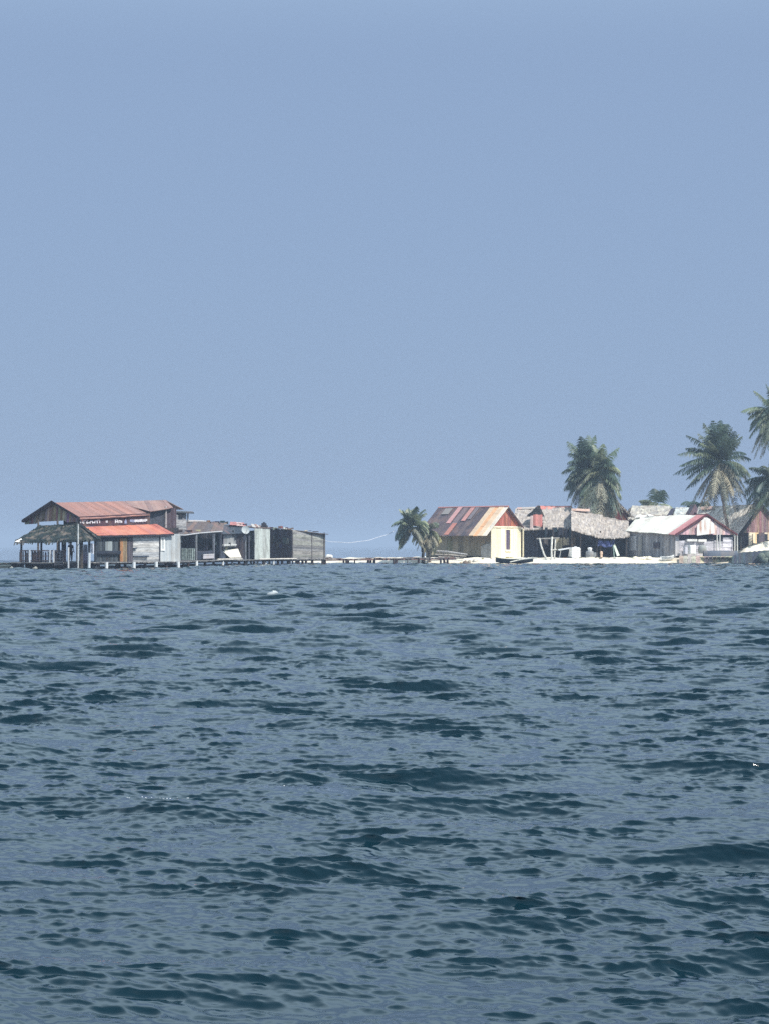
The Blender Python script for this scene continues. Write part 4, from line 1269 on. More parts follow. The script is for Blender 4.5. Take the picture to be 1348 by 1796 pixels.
def build_striped_house():
    root = thing('cream_gable_house', G(860, 256, .6), 'house with a cream gable wall, a red boarded gable and a striped rusty roof', 'house')
    A, B = G(860, 256, .55), G(912, 259.2, .55)
    perp = Vector((-(B - A).y, (B - A).x, 0)).normalized()
    Ln = 10.6
    C, D = A + perp * Ln, B + perp * Ln
    eA, eB = 4.15, 4.1
    apex = (A + B) / 2; apex.z = 6.38
    apexC = apex + perp * Ln
    g = -perp
    # gable wall with door
    mb = MB()
    t = [lin((240, 230, 200)), lin((236, 226, 194)), lin((242, 233, 206))]
    AB = B - A
    u0, u1 = .50, .66
    zt = 4.1

    def seg(a, b, z0, z1, name, tints, n=3, off=0.0, mat=PAINT):
        q = MB(); p0, p1 = A + AB * a + g * off, A + AB * b + g * off
        q.boards(Vector((p0.x, p0.y, z0)), Vector((p1.x, p1.y, z0)), Vector((p1.x, p1.y, z1)), Vector((p0.x, p0.y, z1)), n, tints, True, .06, 0)
        return q
    w = seg(0, .49, .3, zt, 'w', t, 3)
    for a, b, z0, z1, n in ((.49, .63, 3.75, zt, 1), (.49, .63, .3, 1.5, 1), (.63, 1.0, .3, zt, 3)):
        q = seg(a, b, z0, z1, 'w', t, n); o = len(w.v); w.v += q.v; w.f += [tuple(i + o for i in f) for f in q.f]; w.t += q.t
    w.build('gable_wall', PAINT, root)
    seg(.495, .625, 1.5, 3.75, 'd', [lin((104, 92, 110)), lin((120, 108, 122)), lin((92, 82, 100))], 3, -.05).build('door', PLANKV, root)
    for u0_, u1_ in ((.475, .497), (.623, .645)):
        seg(u0_, u1_, 1.5, 3.8, 'f', [lin((206, 194, 166))], 1, .05).build('door_frame', PAINT, root)
    q = seg(.46, .66, 1.32, 1.5, 's', [lin((240, 234, 214))], 1, .1); q.build('sill', PAINT, root)
    for u in (1.01, 1.07):
        q = MB(); p = A + AB * u + g * .05; q.tube([(p.x, p.y, .3), (p.x, p.y, 3.9)], .1 if u > 1.05 else .05, lin((232, 222, 190)) if u > 1.05 else lin((60, 52, 44)), 6)
        q.build('corner_post', PAINT, root)
    # red gable triangle
    mb = MB(); n = 9
    def rake(u):
        return (A + AB * u).lerp(A + AB * u, 0) + Vector((0, 0, (eA + (apex.z - .12 - eA) * (1 - abs(u - .5) * 2)) - .55))
    for i in range(n):
        a, b = i / n, (i + .94) / n
        q = [A + AB * a + Vector((0, 0, zt + .02 - .55)), A + AB * b + Vector((0, 0, zt + .02 - .55)), rake(b), rake(a)]
        if q[2].z <= q[1].z: q[2].z = q[1].z + .02
        if q[3].z <= q[0].z: q[3].z = q[0].z + .02
        mb.slab([p + g * .04 for p in q], .05, tuple(x * rng.uniform(.8, 1.15) for x in rng.choice([lin((172, 104, 84)), lin((162, 96, 80)), lin((180, 116, 92))])), g)
    mb.build('gable_boards', PLANKV, root)
    mb = MB(); p0, p1 = A + g * .1 + AB * -.02, A + AB * 1.0 + g * .1
    mb.hexa([Vector((p.x, p.y, zt - .1)) for p in (p0, p1, p1 - g * .08, p0 - g * .08)], [Vector((p.x, p.y, zt + .06)) for p in (p0, p1, p1 - g * .08, p0 - g * .08)], lin((240, 230, 205)))
    mb.build('gable_trim', PAINT, root)
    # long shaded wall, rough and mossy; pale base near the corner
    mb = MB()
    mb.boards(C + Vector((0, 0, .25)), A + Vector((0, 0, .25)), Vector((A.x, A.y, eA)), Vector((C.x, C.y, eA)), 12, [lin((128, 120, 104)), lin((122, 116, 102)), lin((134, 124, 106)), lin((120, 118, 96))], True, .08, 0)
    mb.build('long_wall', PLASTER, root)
    mb = MB()
    o = Vector((-.09, -.085, 0))
    mb.boards(A.lerp(C, .14) + o, A + o, Vector((A.x, A.y, 2.35)) + o, Vector((A.lerp(C, .14).x, A.lerp(C, .14).y, 1.9)) + o, 3, [lin((168, 164, 160)), lin((150, 150, 148))], True, .05, .1)
    mb.build('pale_wall_base', PLASTER, root)
    shell(root, [B, D, C], [eB, eB, eA], [lin((150, 140, 120))], PLASTER, 'back_wall', skip=(2,))
    # roof of sheets in alternating faded colours
    ov_e, ov_g = 1.15, .42
    side = (A - B).normalized()
    sl = (apex.z - eA) / ((B - A).length / 2)
    far = -side
    def eave(pt, s):
        ov_e = 1.15 if s is side else .1
        p = pt + s * ov_e; p.z = eA - ov_e * sl; return p
    g0 = g * ov_g
    rust = [lin((92, 80, 84)), lin((196, 140, 136)), lin((104, 92, 92)), lin((182, 126, 120)), lin((84, 78, 84)), lin((150, 124, 124)), lin((232, 178, 132)), lin((240, 210, 176)), lin((242, 230, 212)), lin((122, 106, 108))]
    mb = MB()
    order = [0, 2, 4, 0, 2, 0, 9, 4, 0, 2, 4, 0, 7, 6, 7, 8]
    eL, eR, rR, rL = eave(C - g0, side), eave(A + g0, side), apex + g0, apexC - g0
    mb.sheets(eL, eR, rR, rL, 16, rust, 4, .05, .05, .1, order=order)
    mb.build('roof_slope', ZINC, root)
    # odd replacement sheets laid over the slope
    mb = MB()
    def on(u, v):
        nrm = (eR - eL).cross(rL - eL).normalized()
        if nrm.z < 0: nrm = -nrm
        return eL * (1 - u) * (1 - v) + eR * u * (1 - v) + rR * u * v + rL * (1 - u) * v + nrm * .12
    for u, v0, v1, wd, c in ((.30, .42, .98, .06, lin((206, 156, 152))), (.49, .5, .96, .055, lin((204, 148, 140))), (.40, .02, .42, .06, lin((196, 130, 116))), (.56, .55, .97, .05, lin((126, 118, 122))), (.13, .74, .95, .1, lin((150, 144, 140)))):
        mb.slab([on(u, v0), on(u + wd, v0), on(u + wd, v1), on(u, v1)], .03, c)
    mb.build('patch_sheets', ZINC, root)
    mb = MB()
    mb.sheets(eave(B + g0, far), eave(D - g0, far), rL, rR, 12, rust[:6], 3, .05, .05, .06)
    mb.build('back_roof_slope', ZINC, root)
    mb = MB()
    for a, b in ((eave(B + g0, far), rR),):
        d = Vector((0, 0, -.16))
        mb.hexa([a + d, b + d, b + d - g * .08, a + d - g * .08], [a, b, b - g * .08, a - g * .08], lin((84, 66, 66)))
    mb.build('bargeboard', WOOD, root)
    mb = MB(); mb.tube([rL, (rL + rR) / 2, rR], .11, lin((196, 132, 124)), 6)
    mb.build('ridge_cap', METAL, root)


build_striped_house()


def build_thatched_huts():
    # hut with the little gable
    root = thing('dormer_hut', G(950, 258, .7), 'thatched hut with pink ridge strip and tiny red gable under a dark cap', 'hut')
    eL, eR, rR, rL = P(896, 929, 259.4), P(1003, 926, 260.4), P(1003, 890, 266.5), P(903, 891.5, 266.5)
    mb = MB(); mb.thatch(eL, eR, rR, rL, 36, 8, STRAW, .16, .06, .25)
    bl, br = P(905, 925, 270), P(1003, 925, 270)
    mb.thatch(br, bl, rL, rR, 24, 5, STRAW, .3, .06, .3)
    mb.build('roof', THATCH, root)
    mb = MB()
    mb.sheets(P(938, 893.5, 266.0), P(1002, 893, 266.2), P(1002, 887.3, 267.0), P(940, 887.5, 267.0), 9, [lin((206, 140, 128)), lin((216, 156, 144)), lin((196, 126, 116))], 1, .04, .03, .04)
    mb.sheets(P(906, 893, 266.0), P(938, 892, 266.0), P(938, 889, 266.8), P(906, 890, 266.8), 4, [lin((190, 160, 150)), lin((176, 168, 160))], 1, .04, .03, .04)
    mb.build('ridge_sheet', ZINC, root)
    # small gable
    mb = MB()
    a, b, c = P(923, 904.5, 260.0), P(942.5, 886.5, 260.2), P(950.5, 905, 260.4)
    bk = Vector((0.35, 2.2, 0)); dt = [lin((48, 52, 54)), lin((58, 60, 60)), lin((42, 44, 48))]
    mb.thatch(a, a + bk, b + bk, b, 8, 4, dt, .14, .05, .25)
    mb.thatch(c + bk, c, b, b + bk, 8, 4, dt, .14, .05, .25)
    mb.poly([a, c, b], dt[0])
    mb.build('dormer_cap', THATCH, root)
    mb = MB()
    mb.boards(P(934, 922, 259.9), P(950, 924, 260.0), P(950, 902.5, 260.2), P(934, 903, 260.0), 4, [lin((196, 128, 120)), lin((188, 118, 112)), lin((200, 138, 128))], True, .05, .04)
    mb.build('dormer_boards', PAINT, root)
    mb = MB(); mb.boards(P(928, 928, 259.8), P(934, 926, 259.9), P(934, 904, 260.0), P(929, 905, 259.9), 2, [lin((190, 170, 168)), lin((206, 180, 176))], True, .05, 0)
    mb.build('dormer_side', PAINT, root)
    mb = MB()
    mb.boards(G(914, 261.0, .4), G(951, 261.6, .4), P(951, 921, 261.6), P(914, 926, 261.0), 12, [lin((86, 88, 100)), lin((74, 76, 90)), lin((96, 96, 106)), lin((66, 70, 84))], True, .05, 0)
    mb.build('front_wall', PLANKV, root)
    shell(root, [G(914, 261.0, .4), G(925, 272.0, .4), G(1000, 273.0, .4), G(1002, 267.0, .4)], [3.6, 4.2, 4.2, 3.9], DARK_WOOD, PLANKV, 'back_wall', skip=(3,))

    # open working shelter
    root = thing('open_shelter', G(1010, 258, .7), 'dark open shelter with sloping grey thatch on poles beside the small gabled hut', 'shelter')
    mb = MB()
    mb.thatch(P(1001, 928, 255.8), P(1056, 941, 256.6), P(1056, 903, 262), P(1001, 893.5, 262), 22, 8, STRAW, .14, .06, .22, sag=.12)
    mb.thatch(P(1056, 905, 270), P(1001, 903, 270), P(1001, 893.5, 262), P(1056, 903, 262), 14, 4, STRAW, .3, .08, .3)
    mb.build('roof', THATCH, root)
    mb = MB()
    mb.sheets(P(1001, 895.5, 261.6), P(1033, 897, 261.8), P(1033, 893, 262.6), P(1001, 892, 262.6), 4, [lin((206, 176, 160)), lin((196, 166, 150))], 1, .04, .03, .04)
    mb.build('ridge_sheet', ZINC, root)
    mb = MB()
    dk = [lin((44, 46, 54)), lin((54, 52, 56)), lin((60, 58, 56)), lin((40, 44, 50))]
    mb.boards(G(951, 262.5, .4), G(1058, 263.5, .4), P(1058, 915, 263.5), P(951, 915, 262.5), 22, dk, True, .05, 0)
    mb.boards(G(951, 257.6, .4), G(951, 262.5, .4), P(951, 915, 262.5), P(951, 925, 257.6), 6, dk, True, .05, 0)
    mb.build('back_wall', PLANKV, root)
    mb = MB()
    for x0, x1, y0, y1, c in ((974, 985, 944, 965, lin((186, 178, 150))), (986, 997, 943, 957, lin((170, 160, 136))), (1000, 1008, 942, 958, lin((120, 110, 96))), (952, 960, 943, 956, lin((96, 92, 90)))):
        mb.boards(P(x0, y1, 259.6), P(x1, y1, 259.7), P(x1, y0, 259.7), P(x0, y0, 259.6), 3, [c, tuple(q * .85 for q in c)], True, .05, .05)
        mb.build('wall_panel', PLANKV, root); mb = MB()
    mb = MB()
    for i in range(26):
        px = rng.uniform(955, 1040); y = float(np.interp(px, [950, 1000, 1050], [928, 928, 938]))
        p = P(px, y, 258 + rng.uniform(-1, 1)); ln = rng.uniform(.3, 1.2)
        w = rng.uniform(.1, .4)
        mb.slab([p + Vector((-w / 2, 0, -ln)), p + Vector((w / 2, 0, -ln * .9)), p + Vector((w / 2, 0, .2)), p + Vector((-w / 2, 0, .2))], .04, rng.choice([lin((40, 46, 60)), lin((52, 54, 62)), lin((60, 58, 60)), lin((46, 62, 72))]))
    mb.build('hanging_nets', CLOTH, root)
    for px, Y in ((1002, 256.6), (1017, 257.2), (1052, 257.4)):
        q = MB(); q.tube([G(px, Y, .4), P(px, 926 if px < 1010 else 931, Y)], .08, lin((86, 76, 70)), 6); q.build('post', WOOD, root)

    # pole frame at the water's edge
    root = thing('pole_frame', G(960, 251, .3), 'crooked frame of pale driftwood poles at the water edge before the open shelter', 'pole frame')
    pale = lin((196, 194, 184))
    for pts, r in (([P(945, 944, 252), P(948, 958, 251.6), P(953, 972, 251), P(959, 985, 250.4)], .1), ([P(967, 942, 252), P(966, 965, 251.2), P(966.5, 985, 250.6)], .11), ([P(973, 944, 252.4), P(972, 966, 251.6), P(971, 977, 251), P(976, 986, 250.4)], .09)):
        q = MB(); q.tube(pts, r, pale, 7); q.build('upright_pole', WOOD, root)
    q = MB(); q.tube([P(940, 945, 252), P(960, 944.5, 252), P(980, 943.5, 252.4)], .07, lin((150, 146, 140)), 6); q.build('cross_pole', WOOD, root)
    q = MB(); q.tube([P(966, 965, 251.3), P(975, 964, 251.5)], .06, pale, 6); q.build('cross_pole', WOOD, root)

    # lean-to hut further right
    root = thing('sagging_thatch_hut', G(1075, 258, .7), 'low hut under a sagging tangle of grey thatch below the tall palm pair', 'hut')
    mb = MB()
    mb.thatch(P(1042, 941, 255.9), P(1103, 940, 256.8), P(1101, 914, 262.5), P(1038, 903, 262.5), 26, 8, STRAW, .14, .09, .28, sag=.15)
    mb.thatch(P(1101, 925, 270), P(1038, 920, 270), P(1038, 903, 262.5), P(1101, 914, 262.5), 14, 4, STRAW, .3, .1, .3)
    mb.build('roof', THATCH, root)
    mb = MB()
    bd = [lin((50, 58, 66)), lin((44, 52, 62)), lin((58, 62, 66))]
    mb.boards(G(1058, 261, .4), G(1100, 261.6, .4), P(1100, 930, 261.6), P(1058, 930, 261), 12, bd, True, .05, 0)
    mb.boards(G(1100, 257.4, .4), G(1100, 261.6, .4), P(1100, 930, 261.6), P(1100, 942, 257.4), 6, bd, True, .05, 0)
    mb.build('wall', PLANKV, root)
    for px, Y in ((1046, 256.6), (1071, 256.8), (1097, 257.2)):
        q = MB(); q.tube([G(px, Y, .4), P(px, 940, Y)], .07, lin((66, 62, 62)), 6); q.build('post', WOOD, root)


build_thatched_huts()


def build_yard_items():
    # white tank
    z = gz(1007, 254.5)
    root = thing('white_tank', G(1007, 254.5, z), 'bright white square water tank in front of the dark open shelter', 'tank')
    mb = MB(); c = G(1007, 254.5, z)
    h = 1.15
    mb.box(c, 1.0, .9, h, lin((240, 240, 238)), .25); mb.box(c + Vector((0, 0, h)), .84, .74, .08, lin((236, 236, 234)), .25)
    for k in range(4): mb.box(c + Vector((0, 0, .1 + .27 * k)), 1.04, .94, .07, lin((236, 236, 234)), .25)
    mb.build('body', PAINT, root)
    mb = MB(); mb.lathe(c + Vector((.05, 0, h + .08)), [(.16, 0), (.16, .06), (.1, .09)], lin((225, 225, 225)), 10); mb.build('cap', PAINT, root)
    # grey barrel with white bucket
    z = gz(1033, 254.2); c = G(1033, 254.2, z)
    root = thing('grey_barrel', c, 'grey barrel standing on the sand right of the white tank', 'barrel')
    mb = MB(); mb.lathe(c, [(.4, 0), (.43, .08), (.45, .4), (.43, .75), (.38, .82)], lin((140, 142, 144)), 16)
    mb.lathe(c + Vector((.42, .2, 0)), [(.3, 0), (.34, .08), (.34, .6), (.3, .66)], lin((120, 124, 126)), 14)
    mb.build('body', PAINT, root, False)
    mb = MB(); mb.lathe(c + Vector((0, 0, .36)), [(.455, 0), (.475, .03), (.455, .06)], lin((110, 112, 114)), 16); mb.build('hoop', METAL, root)
    mb = MB(); mb.lathe(c + Vector((.02, 0, .82)), [(.2, 0), (.26, .3), (.27, .32), (.22, .36), (.05, .42)], lin((238, 238, 236)), 12)
    single(mb, 'white_bucket', PAINT, 'white bucket with a lid on top of the grey barrel', 'bucket')
    # small table
    c = G(990, 254.6, gz(990, 254.6))
    root = thing('folding_table', c, 'low pale table under the dark shelter left of the white tank', 'table')
    mb = MB(); mb.slab([P(979, 965, 254.3), P(1000, 961.5, 255.2), P(998, 960, 256), P(977, 963.5, 255)], .05, lin((208, 212, 212))); mb.build('table_top', PAINT, root)
    for px, Y in ((982, 254.6), (997, 255.4)):
        q = MB(); q.tube([G(px - 2, Y, .6), P(px + 1, 963.5, Y)], .035, lin((190, 192, 192)), 5); q.build('leg', METAL, root)
    # blue tarp
    mb = MB(); nu, nv = 12, 7
    A, B, C, D = P(1047, 958, 256.2), P(1075, 960, 256.6), P(1077, 946.5, 256.8), P(1048, 947, 256.4)
    for j in range(nv + 1):
        for i in range(nu + 1):
            u, v = i / nu, j / nv
            p = A * (1 - u) * (1 - v) + B * u * (1 - v) + C * u * v + D * (1 - u) * v
            mb.v.append(p + Vector((0, .14 * math.sin(u * 15 + v * 3), -.12 * math.sin(math.pi * u) * v + .08 * math.sin(u * 9) * (1 - v))))
    for j in range(nv):
        for i in range(nu):
            mb.face([j * (nu + 1) + i, j * (nu + 1) + i + 1, (j + 1) * (nu + 1) + i + 1, (j + 1) * (nu + 1) + i], rng.choice([lin((62, 70, 116)), lin((70, 80, 124)), lin((52, 60, 98)), lin((88, 98, 138))]))
    single(mb, 'blue_tarpaulin', CLOTH, 'blue tarpaulin hanging under the sagging thatch hut', 'tarpaulin')
    # propped plank
    mb = MB(); mb.slab([P(1081, 975, 255.2), P(1085.5, 974, 255.6), P(1076, 951, 257.2), P(1073, 952, 257)], .05, lin((196, 206, 190)))
    mb.tube([P(1076, 978, 255), P(1074, 955, 256.8)], .07, lin((120, 140, 132)), 6)
    single(mb, 'propped_plank', WOOD, 'pale green plank propped against the sagging thatch hut right of the blue tarpaulin', 'plank')
    # stake
    c = G(1053.5, 252.8, gz(1053.5, 252.8) - .1)
    mb = MB(); mb.lathe(c, [(.1, 0), (.13, .1), (.12, .5), (.16, .55), (.14, .78), (.05, .84)], lin((226, 196, 170)), 8)
    single(mb, 'beach_stake', PAINT, 'short peach coloured stake standing alone on the sand below the blue tarpaulin', 'stake')
    # driftwood logs beside the first house
    for k, (pts, r, lab) in enumerate((
        ([P(765, 967, 254.6), P(785, 968, 254), P(818, 972.5, 253)], [.14, .12, .08], 'long grey log lying along the shaded wall of the striped roof house'),
        ([P(762, 973, 253.2), P(790, 973.5, 252.6), P(816, 976, 252)], [.12, .1, .07], 'thin pale log lying just below the long grey log'),
        ([P(768, 977, 252.6), P(796, 978, 252.1), P(812, 980, 251.8)], [.1, .09, .06], 'shortest lowest log at the water edge below the long grey log'))):
        mb = MB(); mb.tube(pts, r, lin((166, 158, 146)) if k else lin((172, 170, 168)), 8)
        for q in range(3):
            p = pts[0].lerp(pts[1], .3 + .3 * q); mb.tube([p, p + Vector((rng.uniform(-.3, .3), -.1, rng.uniform(.1, .3)))], [.05, .02], lin((150, 142, 130)), 5)
        single(mb, 'driftwood_log', WOOD, lab, 'log', 'driftwood logs on the beach')
    for px, Y, s, c in ((815, 252.2, .35, (120, 104, 92)), (822, 252.6, .28, (150, 140, 124)), (806, 251.9, .3, (170, 150, 120)), (832, 252.8, .3, (196, 190, 178)), (779, 251.3, .4, (92, 74, 70))):
        mb = MB(); mb.lathe(G(px, Y, gz(px, Y) - .15), [(s * .7, 0), (s, s * .5), (s * .8, s), (s * .3, s * 1.35), (.03, s * 1.4)], lin(c), 9)
        mb.v = [v + Vector((rng.uniform(-.07, .07),) * 3) for v in mb.v]
        lab = {815: 'brown rock right of the log ends on the beach', 822: 'greyish rock between the brown rock and the white one', 806: 'tan rock under the ends of the driftwood logs', 832: 'white rock before the pale corner of the striped roof house', 779: 'dark rock at the waterline where the pier walkway meets the sand'}[px]
        single(mb, 'beach_rock', STONE, lab, 'rock', 'rocks on the beach', True)
    # dugout canoe
    def hull(name, a, b, wid, hgt, col, label, cat, inner=None, rise=.25, mat=PAINT, z=None, flip=False):
        A, B = Vector(a), Vector(b); d = (B - A); L_ = d.length; d.normalize(); s = Vector((-d.y, d.x, 0)); n = 16
        mb = MB(); prof = [(-1, 1), (-.85, .45), (-.45, .06), (0, 0), (.45, .06), (.85, .45), (1, 1)]
        for i in range(n + 1):
            t = i / n; wt = wid / 2 * max(.04, math.sin(math.pi * (.03 + .94 * t)) ** .6); up_ = rise * (2 * t - 1) ** 2
            for x, zz in prof:
                mb.v.append(A + d * L_ * t + s * x * wt + Vector((0, 0, (zz * hgt if not flip else hgt - zz * hgt) + up_ * (1 if not flip else -.2))))
        m = len(prof)
        for i in range(n):
            for k in range(m - 1):
                mb.face((i * m + k, i * m + k + 1, (i + 1) * m + k + 1, (i + 1) * m + k), col)
        for i in range(n):
            if not flip and inner:
                pass
        root = thing(name, (A + B) / 2, label, cat)
        mb.build('hull', mat, root, True)
        if not flip:
            q = MB()
            for side_ in (0, m - 1):
                q.tube([mb.v[i * m + side_] for i in range(n + 1)], .05, inner or col, 6)
            q.build('gunwale', WOOD, root)
            for t in (.3, .55, .75):
                i = int(t * n); q = MB(); q.tube([mb.v[i * m], mb.v[i * m + m - 1]], .06, lin((120, 110, 100)), 5); q.build('thwart', WOOD, root)
        return root
    hull('dugout_canoe', G(868, 249.6, -.06), G(934, 249.2, .0), 1.0, .5, lin((52, 66, 74)), 'dark dugout canoe afloat below the cream gable wall', 'canoe', lin((120, 124, 118)), .22)
    mb = MB(); mb.tube([P(893, 986, 248.2), P(915, 981, 248.6), P(930, 979, 248.8), P(941, 979.5, 249)], [.06, .08, .08, .07], lin((214, 212, 200)), 7)
    single(mb, 'pale_pole', WOOD, 'long pale pole slanting into the water right of the dugout canoe', 'pole')
    hull('upturned_boat', G(1232, 250.6, .8), G(1292, 251.6, .8), 1.25, .62, lin((88, 96, 108)), 'grey blue boat lying upside down before the porch of the white roofed house', 'boat', None, .1, PAINT, flip=True)
    # white heap and white boat
    mb = MB(); c = G(1125, 251.5, gz(1125, 251.5) - .1)
    for i in range(7):
        p = c + Vector((-.75 + .25 * i, rng.uniform(-.2, .2), 0)); s = rng.uniform(.3, .42)
        mb.lathe(p, [(s, 0), (s * .95, s * .4), (s * .6, s * .85), (.04, s)], lin((240, 230, 205)), 9)
    single(mb, 'sand_heap', PAINT, 'cream heap of sacks on the sand before the shaded wall of the white roofed house', 'heap', None, True)
    hull('white_dinghy', G(1158, 250.6, gz(1168, 250.6) - .02), G(1180, 251, gz(1168, 251) - .02), .95, .4, lin((240, 240, 236)), 'small white dinghy on the sand at the corner of the white roofed house', 'dinghy', lin((225, 225, 220)), .12)


build_yard_items()


def build_white_roof_house():
    root = thing('white_roof_house', G(1190, 253, .8), 'long house with bleached white roof, pink roof edge and porch gable facing right', 'house')
    eL, eR = P(1096, 931.5, 258.6), P(1183, 938, 251.3)
    rR, rL = P(1238, 902.5, 254.3), P(1117, 906.5, 262.2)
    bl = [lin((228, 226, 214)), lin((222, 220, 208)), lin((232, 230, 220)), lin((214, 212, 202))]
    pk = [lin((196, 138, 136)), lin((188, 128, 128))]
    mb = MB()
    k = .86
    mb.sheets(eL, eL.lerp(eR, k), rL.lerp(rR, k), rL, 13, bl, 4, .05, .06, .1)
    mb.build('white_roof', ZINC, root)
    mb = MB(); mb.sheets(eL.lerp(eR, k), eR, rR, rL.lerp(rR, k), 3, pk, 4, .05, .03, .05)
    mb.build('pink_roof_edge', METAL, root)
    mb = MB()
    mb.sheets(P(1112, 909, 261.5), P(1146, 906.5, 260), P(1140, 903.5, 262), P(1118, 904, 263), 4, [lin((236, 234, 226))], 1, .05, .12, .1)
    mb.build('loose_sheet', ZINC, root)
    # far slope
    A, B = G(1183, 252.2, .7), G(1284, 257.2, .7)
    perp = Vector((-(B - A).y, (B - A).x, 0)).normalized()
    eF = P(1291, 938, 257)
    mb = MB(); mb.sheets(eF, eF + perp * 9, rL, rR, 8, bl + pk, 3, .05, .05, .08)
    mb.build('back_slope', ZINC, root)
    mb = MB()
    g = -perp
    for a, b in ((eR, rR), (rR, eF)):
        mb.hexa([a + g * .15 + Vector((0, 0, -.1)), b + g * .15 + Vector((0, 0, -.1)), b + Vector((0, 0, -.1)), a + Vector((0, 0, -.1))], [a + g * .15 + Vector((0, 0, .1)), b + g * .15 + Vector((0, 0, .1)), b + Vector((0, 0, .1)), a + Vector((0, 0, .1))], lin((92, 48, 54)))
    mb.tube([rR, (rR + rL) / 2 + Vector((0, 0, -.05)), rL.lerp(rR, .12)], .09, lin((96, 56, 58)), 6)
    mb.build('bargeboard', PAINT, root)
    # gable boards set back a little
    mb = MB(); n = 22; lo0, lo1 = eR + Vector((0, 0, .02)) + g * .02, eF + g * .02
    for i in range(n):
        a, b = i / n, (i + .95) / n
        top = lambda u: (eR.lerp(rR, u * 2) if u < .5 else rR.lerp(eF, u * 2 - 1)) - Vector((0, 0, .1))
        q = [lo0.lerp(lo1, a), lo0.lerp(lo1, b), top(b), top(a)]
        for h, l in ((2, 1), (3, 0)):
            if q[h].z < q[l].z + .02: q[h].z = q[l].z + .02
        mb.slab([p - g * .12 for p in q], .04, tuple(x * rng.uniform(.85, 1.1) for x in rng.choice([lin((206, 178, 176)), lin((198, 170, 170)), lin((212, 188, 180))])), g)
    mb.build('gable_boards', PLANKV, root)
    mb = MB()
    o = g * .1
    pts = [(1222, 939.5), (1252, 935.5), (1247, 914), (1240, 907), (1232, 908.5), (1220, 922)]
    for (i, (x0, x1)) in enumerate(((1220, 1226), (1226, 1232), (1232, 1238), (1238, 1244), (1244, 1251))):
        yt = [922, 914, 908, 908, 913][i]; yt2 = [916, 910, 907.5, 911, 919][i]
        Y0, Y1 = 251.25 + (x0 - 1183) / 108 * 5.7, 251.25 + (x1 - 1183) / 108 * 5.7
        mb.slab([P(x0, 939.5 - (x0 - 1220) * .13, Y0) + o, P(x1, 939.5 - (x1 - 1220) * .13, Y1) + o, P(x1, yt2, Y1) + o, P(x0, yt, Y0) + o], .03, WHITE, g)
    sheet = tint_material('rust_streaked_sheet', .6, 1.2, (2.5, 2.5, .5), .12, 5, .1, .3, stain=(186, 116, 70), stain_amt=.75, stain_scale=1.1)
    mb.build('white_gable_sheet', sheet, root)
    # walls
    mb = MB()
    C = A + perp * 8.2
    mb.boards(C + Vector((0, 0, -.4)), A + Vector((0, 0, -.4)), up(A, 936), up(C, 931), 18, [lin((150, 148, 150)), lin((140, 140, 144)), lin((158, 154, 153))], True, .05, 0)
    mb.build('long_wall', PLANKV, root)
    w0 = lambda u, z: Vector((A.lerp(C, u).x, A.lerp(C, u).y, z)) + Vector((-.1, -.06, 0))
    mb = MB(); mb.boards(w0(.93, 1.4), w0(.77, 1.4), w0(.77, 3.05), w0(.93, 3.05), 3, [lin((196, 196, 198)), lin((184, 186, 190))], True, .05, 0)
    mb.build('door', PAINT, root)
    mb = MB(); mb.boards(w0(.74, .8), w0(.66, .8), w0(.66, 3.0), w0(.72, 3.0), 2, [lin((150, 148, 144))], True, .06, 0)
    mb.build('door_panel', PAINT, root)
    mb = MB(); mb.boards(w0(.42, 1.7), w0(.30, 1.7), w0(.30, 2.3), w0(.42, 2.3), 2, [lin((60, 58, 70))], True, .05, 0)
    mb.build('window', PAINT, root)
    shell(root, [B, B + perp * 8.2, C], [3.3, 3.3, 3.3], DARK_WOOD, PLANKV, 'back_wall', skip=(2,))

    def front(x0, x1, y0, y1, tints, n, name, mat=PAINT, out=0.0, vert=True, th=.05):
        f = lambda x: 252.2 + (x - 1183) / 101 * 5.0
        q = MB()
        q.boards(P(x0, y1, f(x0)) + g * out, P(x1, y1, f(x1)) + g * out, P(x1, y0, f(x1)) + g * out, P(x0, y0, f(x0)) + g * out, n, tints, vert, th, 0)
        return q.build(name, mat, root)
    front(1183, 1190, 937, 975, [lin((184, 182, 182)), lin((170, 170, 172))], 2, 'corner_boards')
    front(1190, 1284, 936, 948, [lin((70, 74, 86)), lin((80, 80, 90)), lin((62, 68, 80))], 16, 'upper_boards', PLANKV, -.25)
    front(1190, 1284, 948, 975, [lin((196, 192, 198)), lin((184, 182, 188)), lin((204, 200, 202))], 6, 'front_wall', PLANKH, 0, False)
    front(1200, 1217, 945.5, 949.5, [lin((238, 238, 232))], 1, 'shelf', PAINT, .25, False, .3)
    front(1220, 1234, 946, 950, [lin((236, 234, 226))], 1, 'shelf', PAINT, .25, False, .3)
    front(1238, 1250, 939, 949, [lin((44, 48, 58))], 2, 'window', PAINT, .06)
    front(1258, 1266, 940, 949, [lin((48, 50, 58))], 2, 'window', PAINT, .06)
    front(1266, 1283, 942, 960, [lin((210, 206, 212)), lin((198, 196, 202))], 5, 'right_boards', PLANKH, .05, False)
    for x in (1252, 1257, 1283, 1287.5):
        q = MB(); Y = 252.2 + (x - 1183) / 101 * 5.0
        p = P(x, 937, Y) + g * .4
        q.tube([Vector((p.x, p.y, .7)), p], .07, lin((212, 212, 206)), 6); q.build('porch_post', PAINT, root)
    # fridge and round drum on the porch
    Y = 252.9; c = P(1204.5, 972, Y) + g * .6
    rt = thing('white_fridge', c, 'white fridge like cabinet standing on the porch front of the white roofed house', 'cabinet')
    q = MB(); q.box(c, .82, .6, 1.02, lin((236, 238, 232)), .55); q.build('body', PAINT, rt)
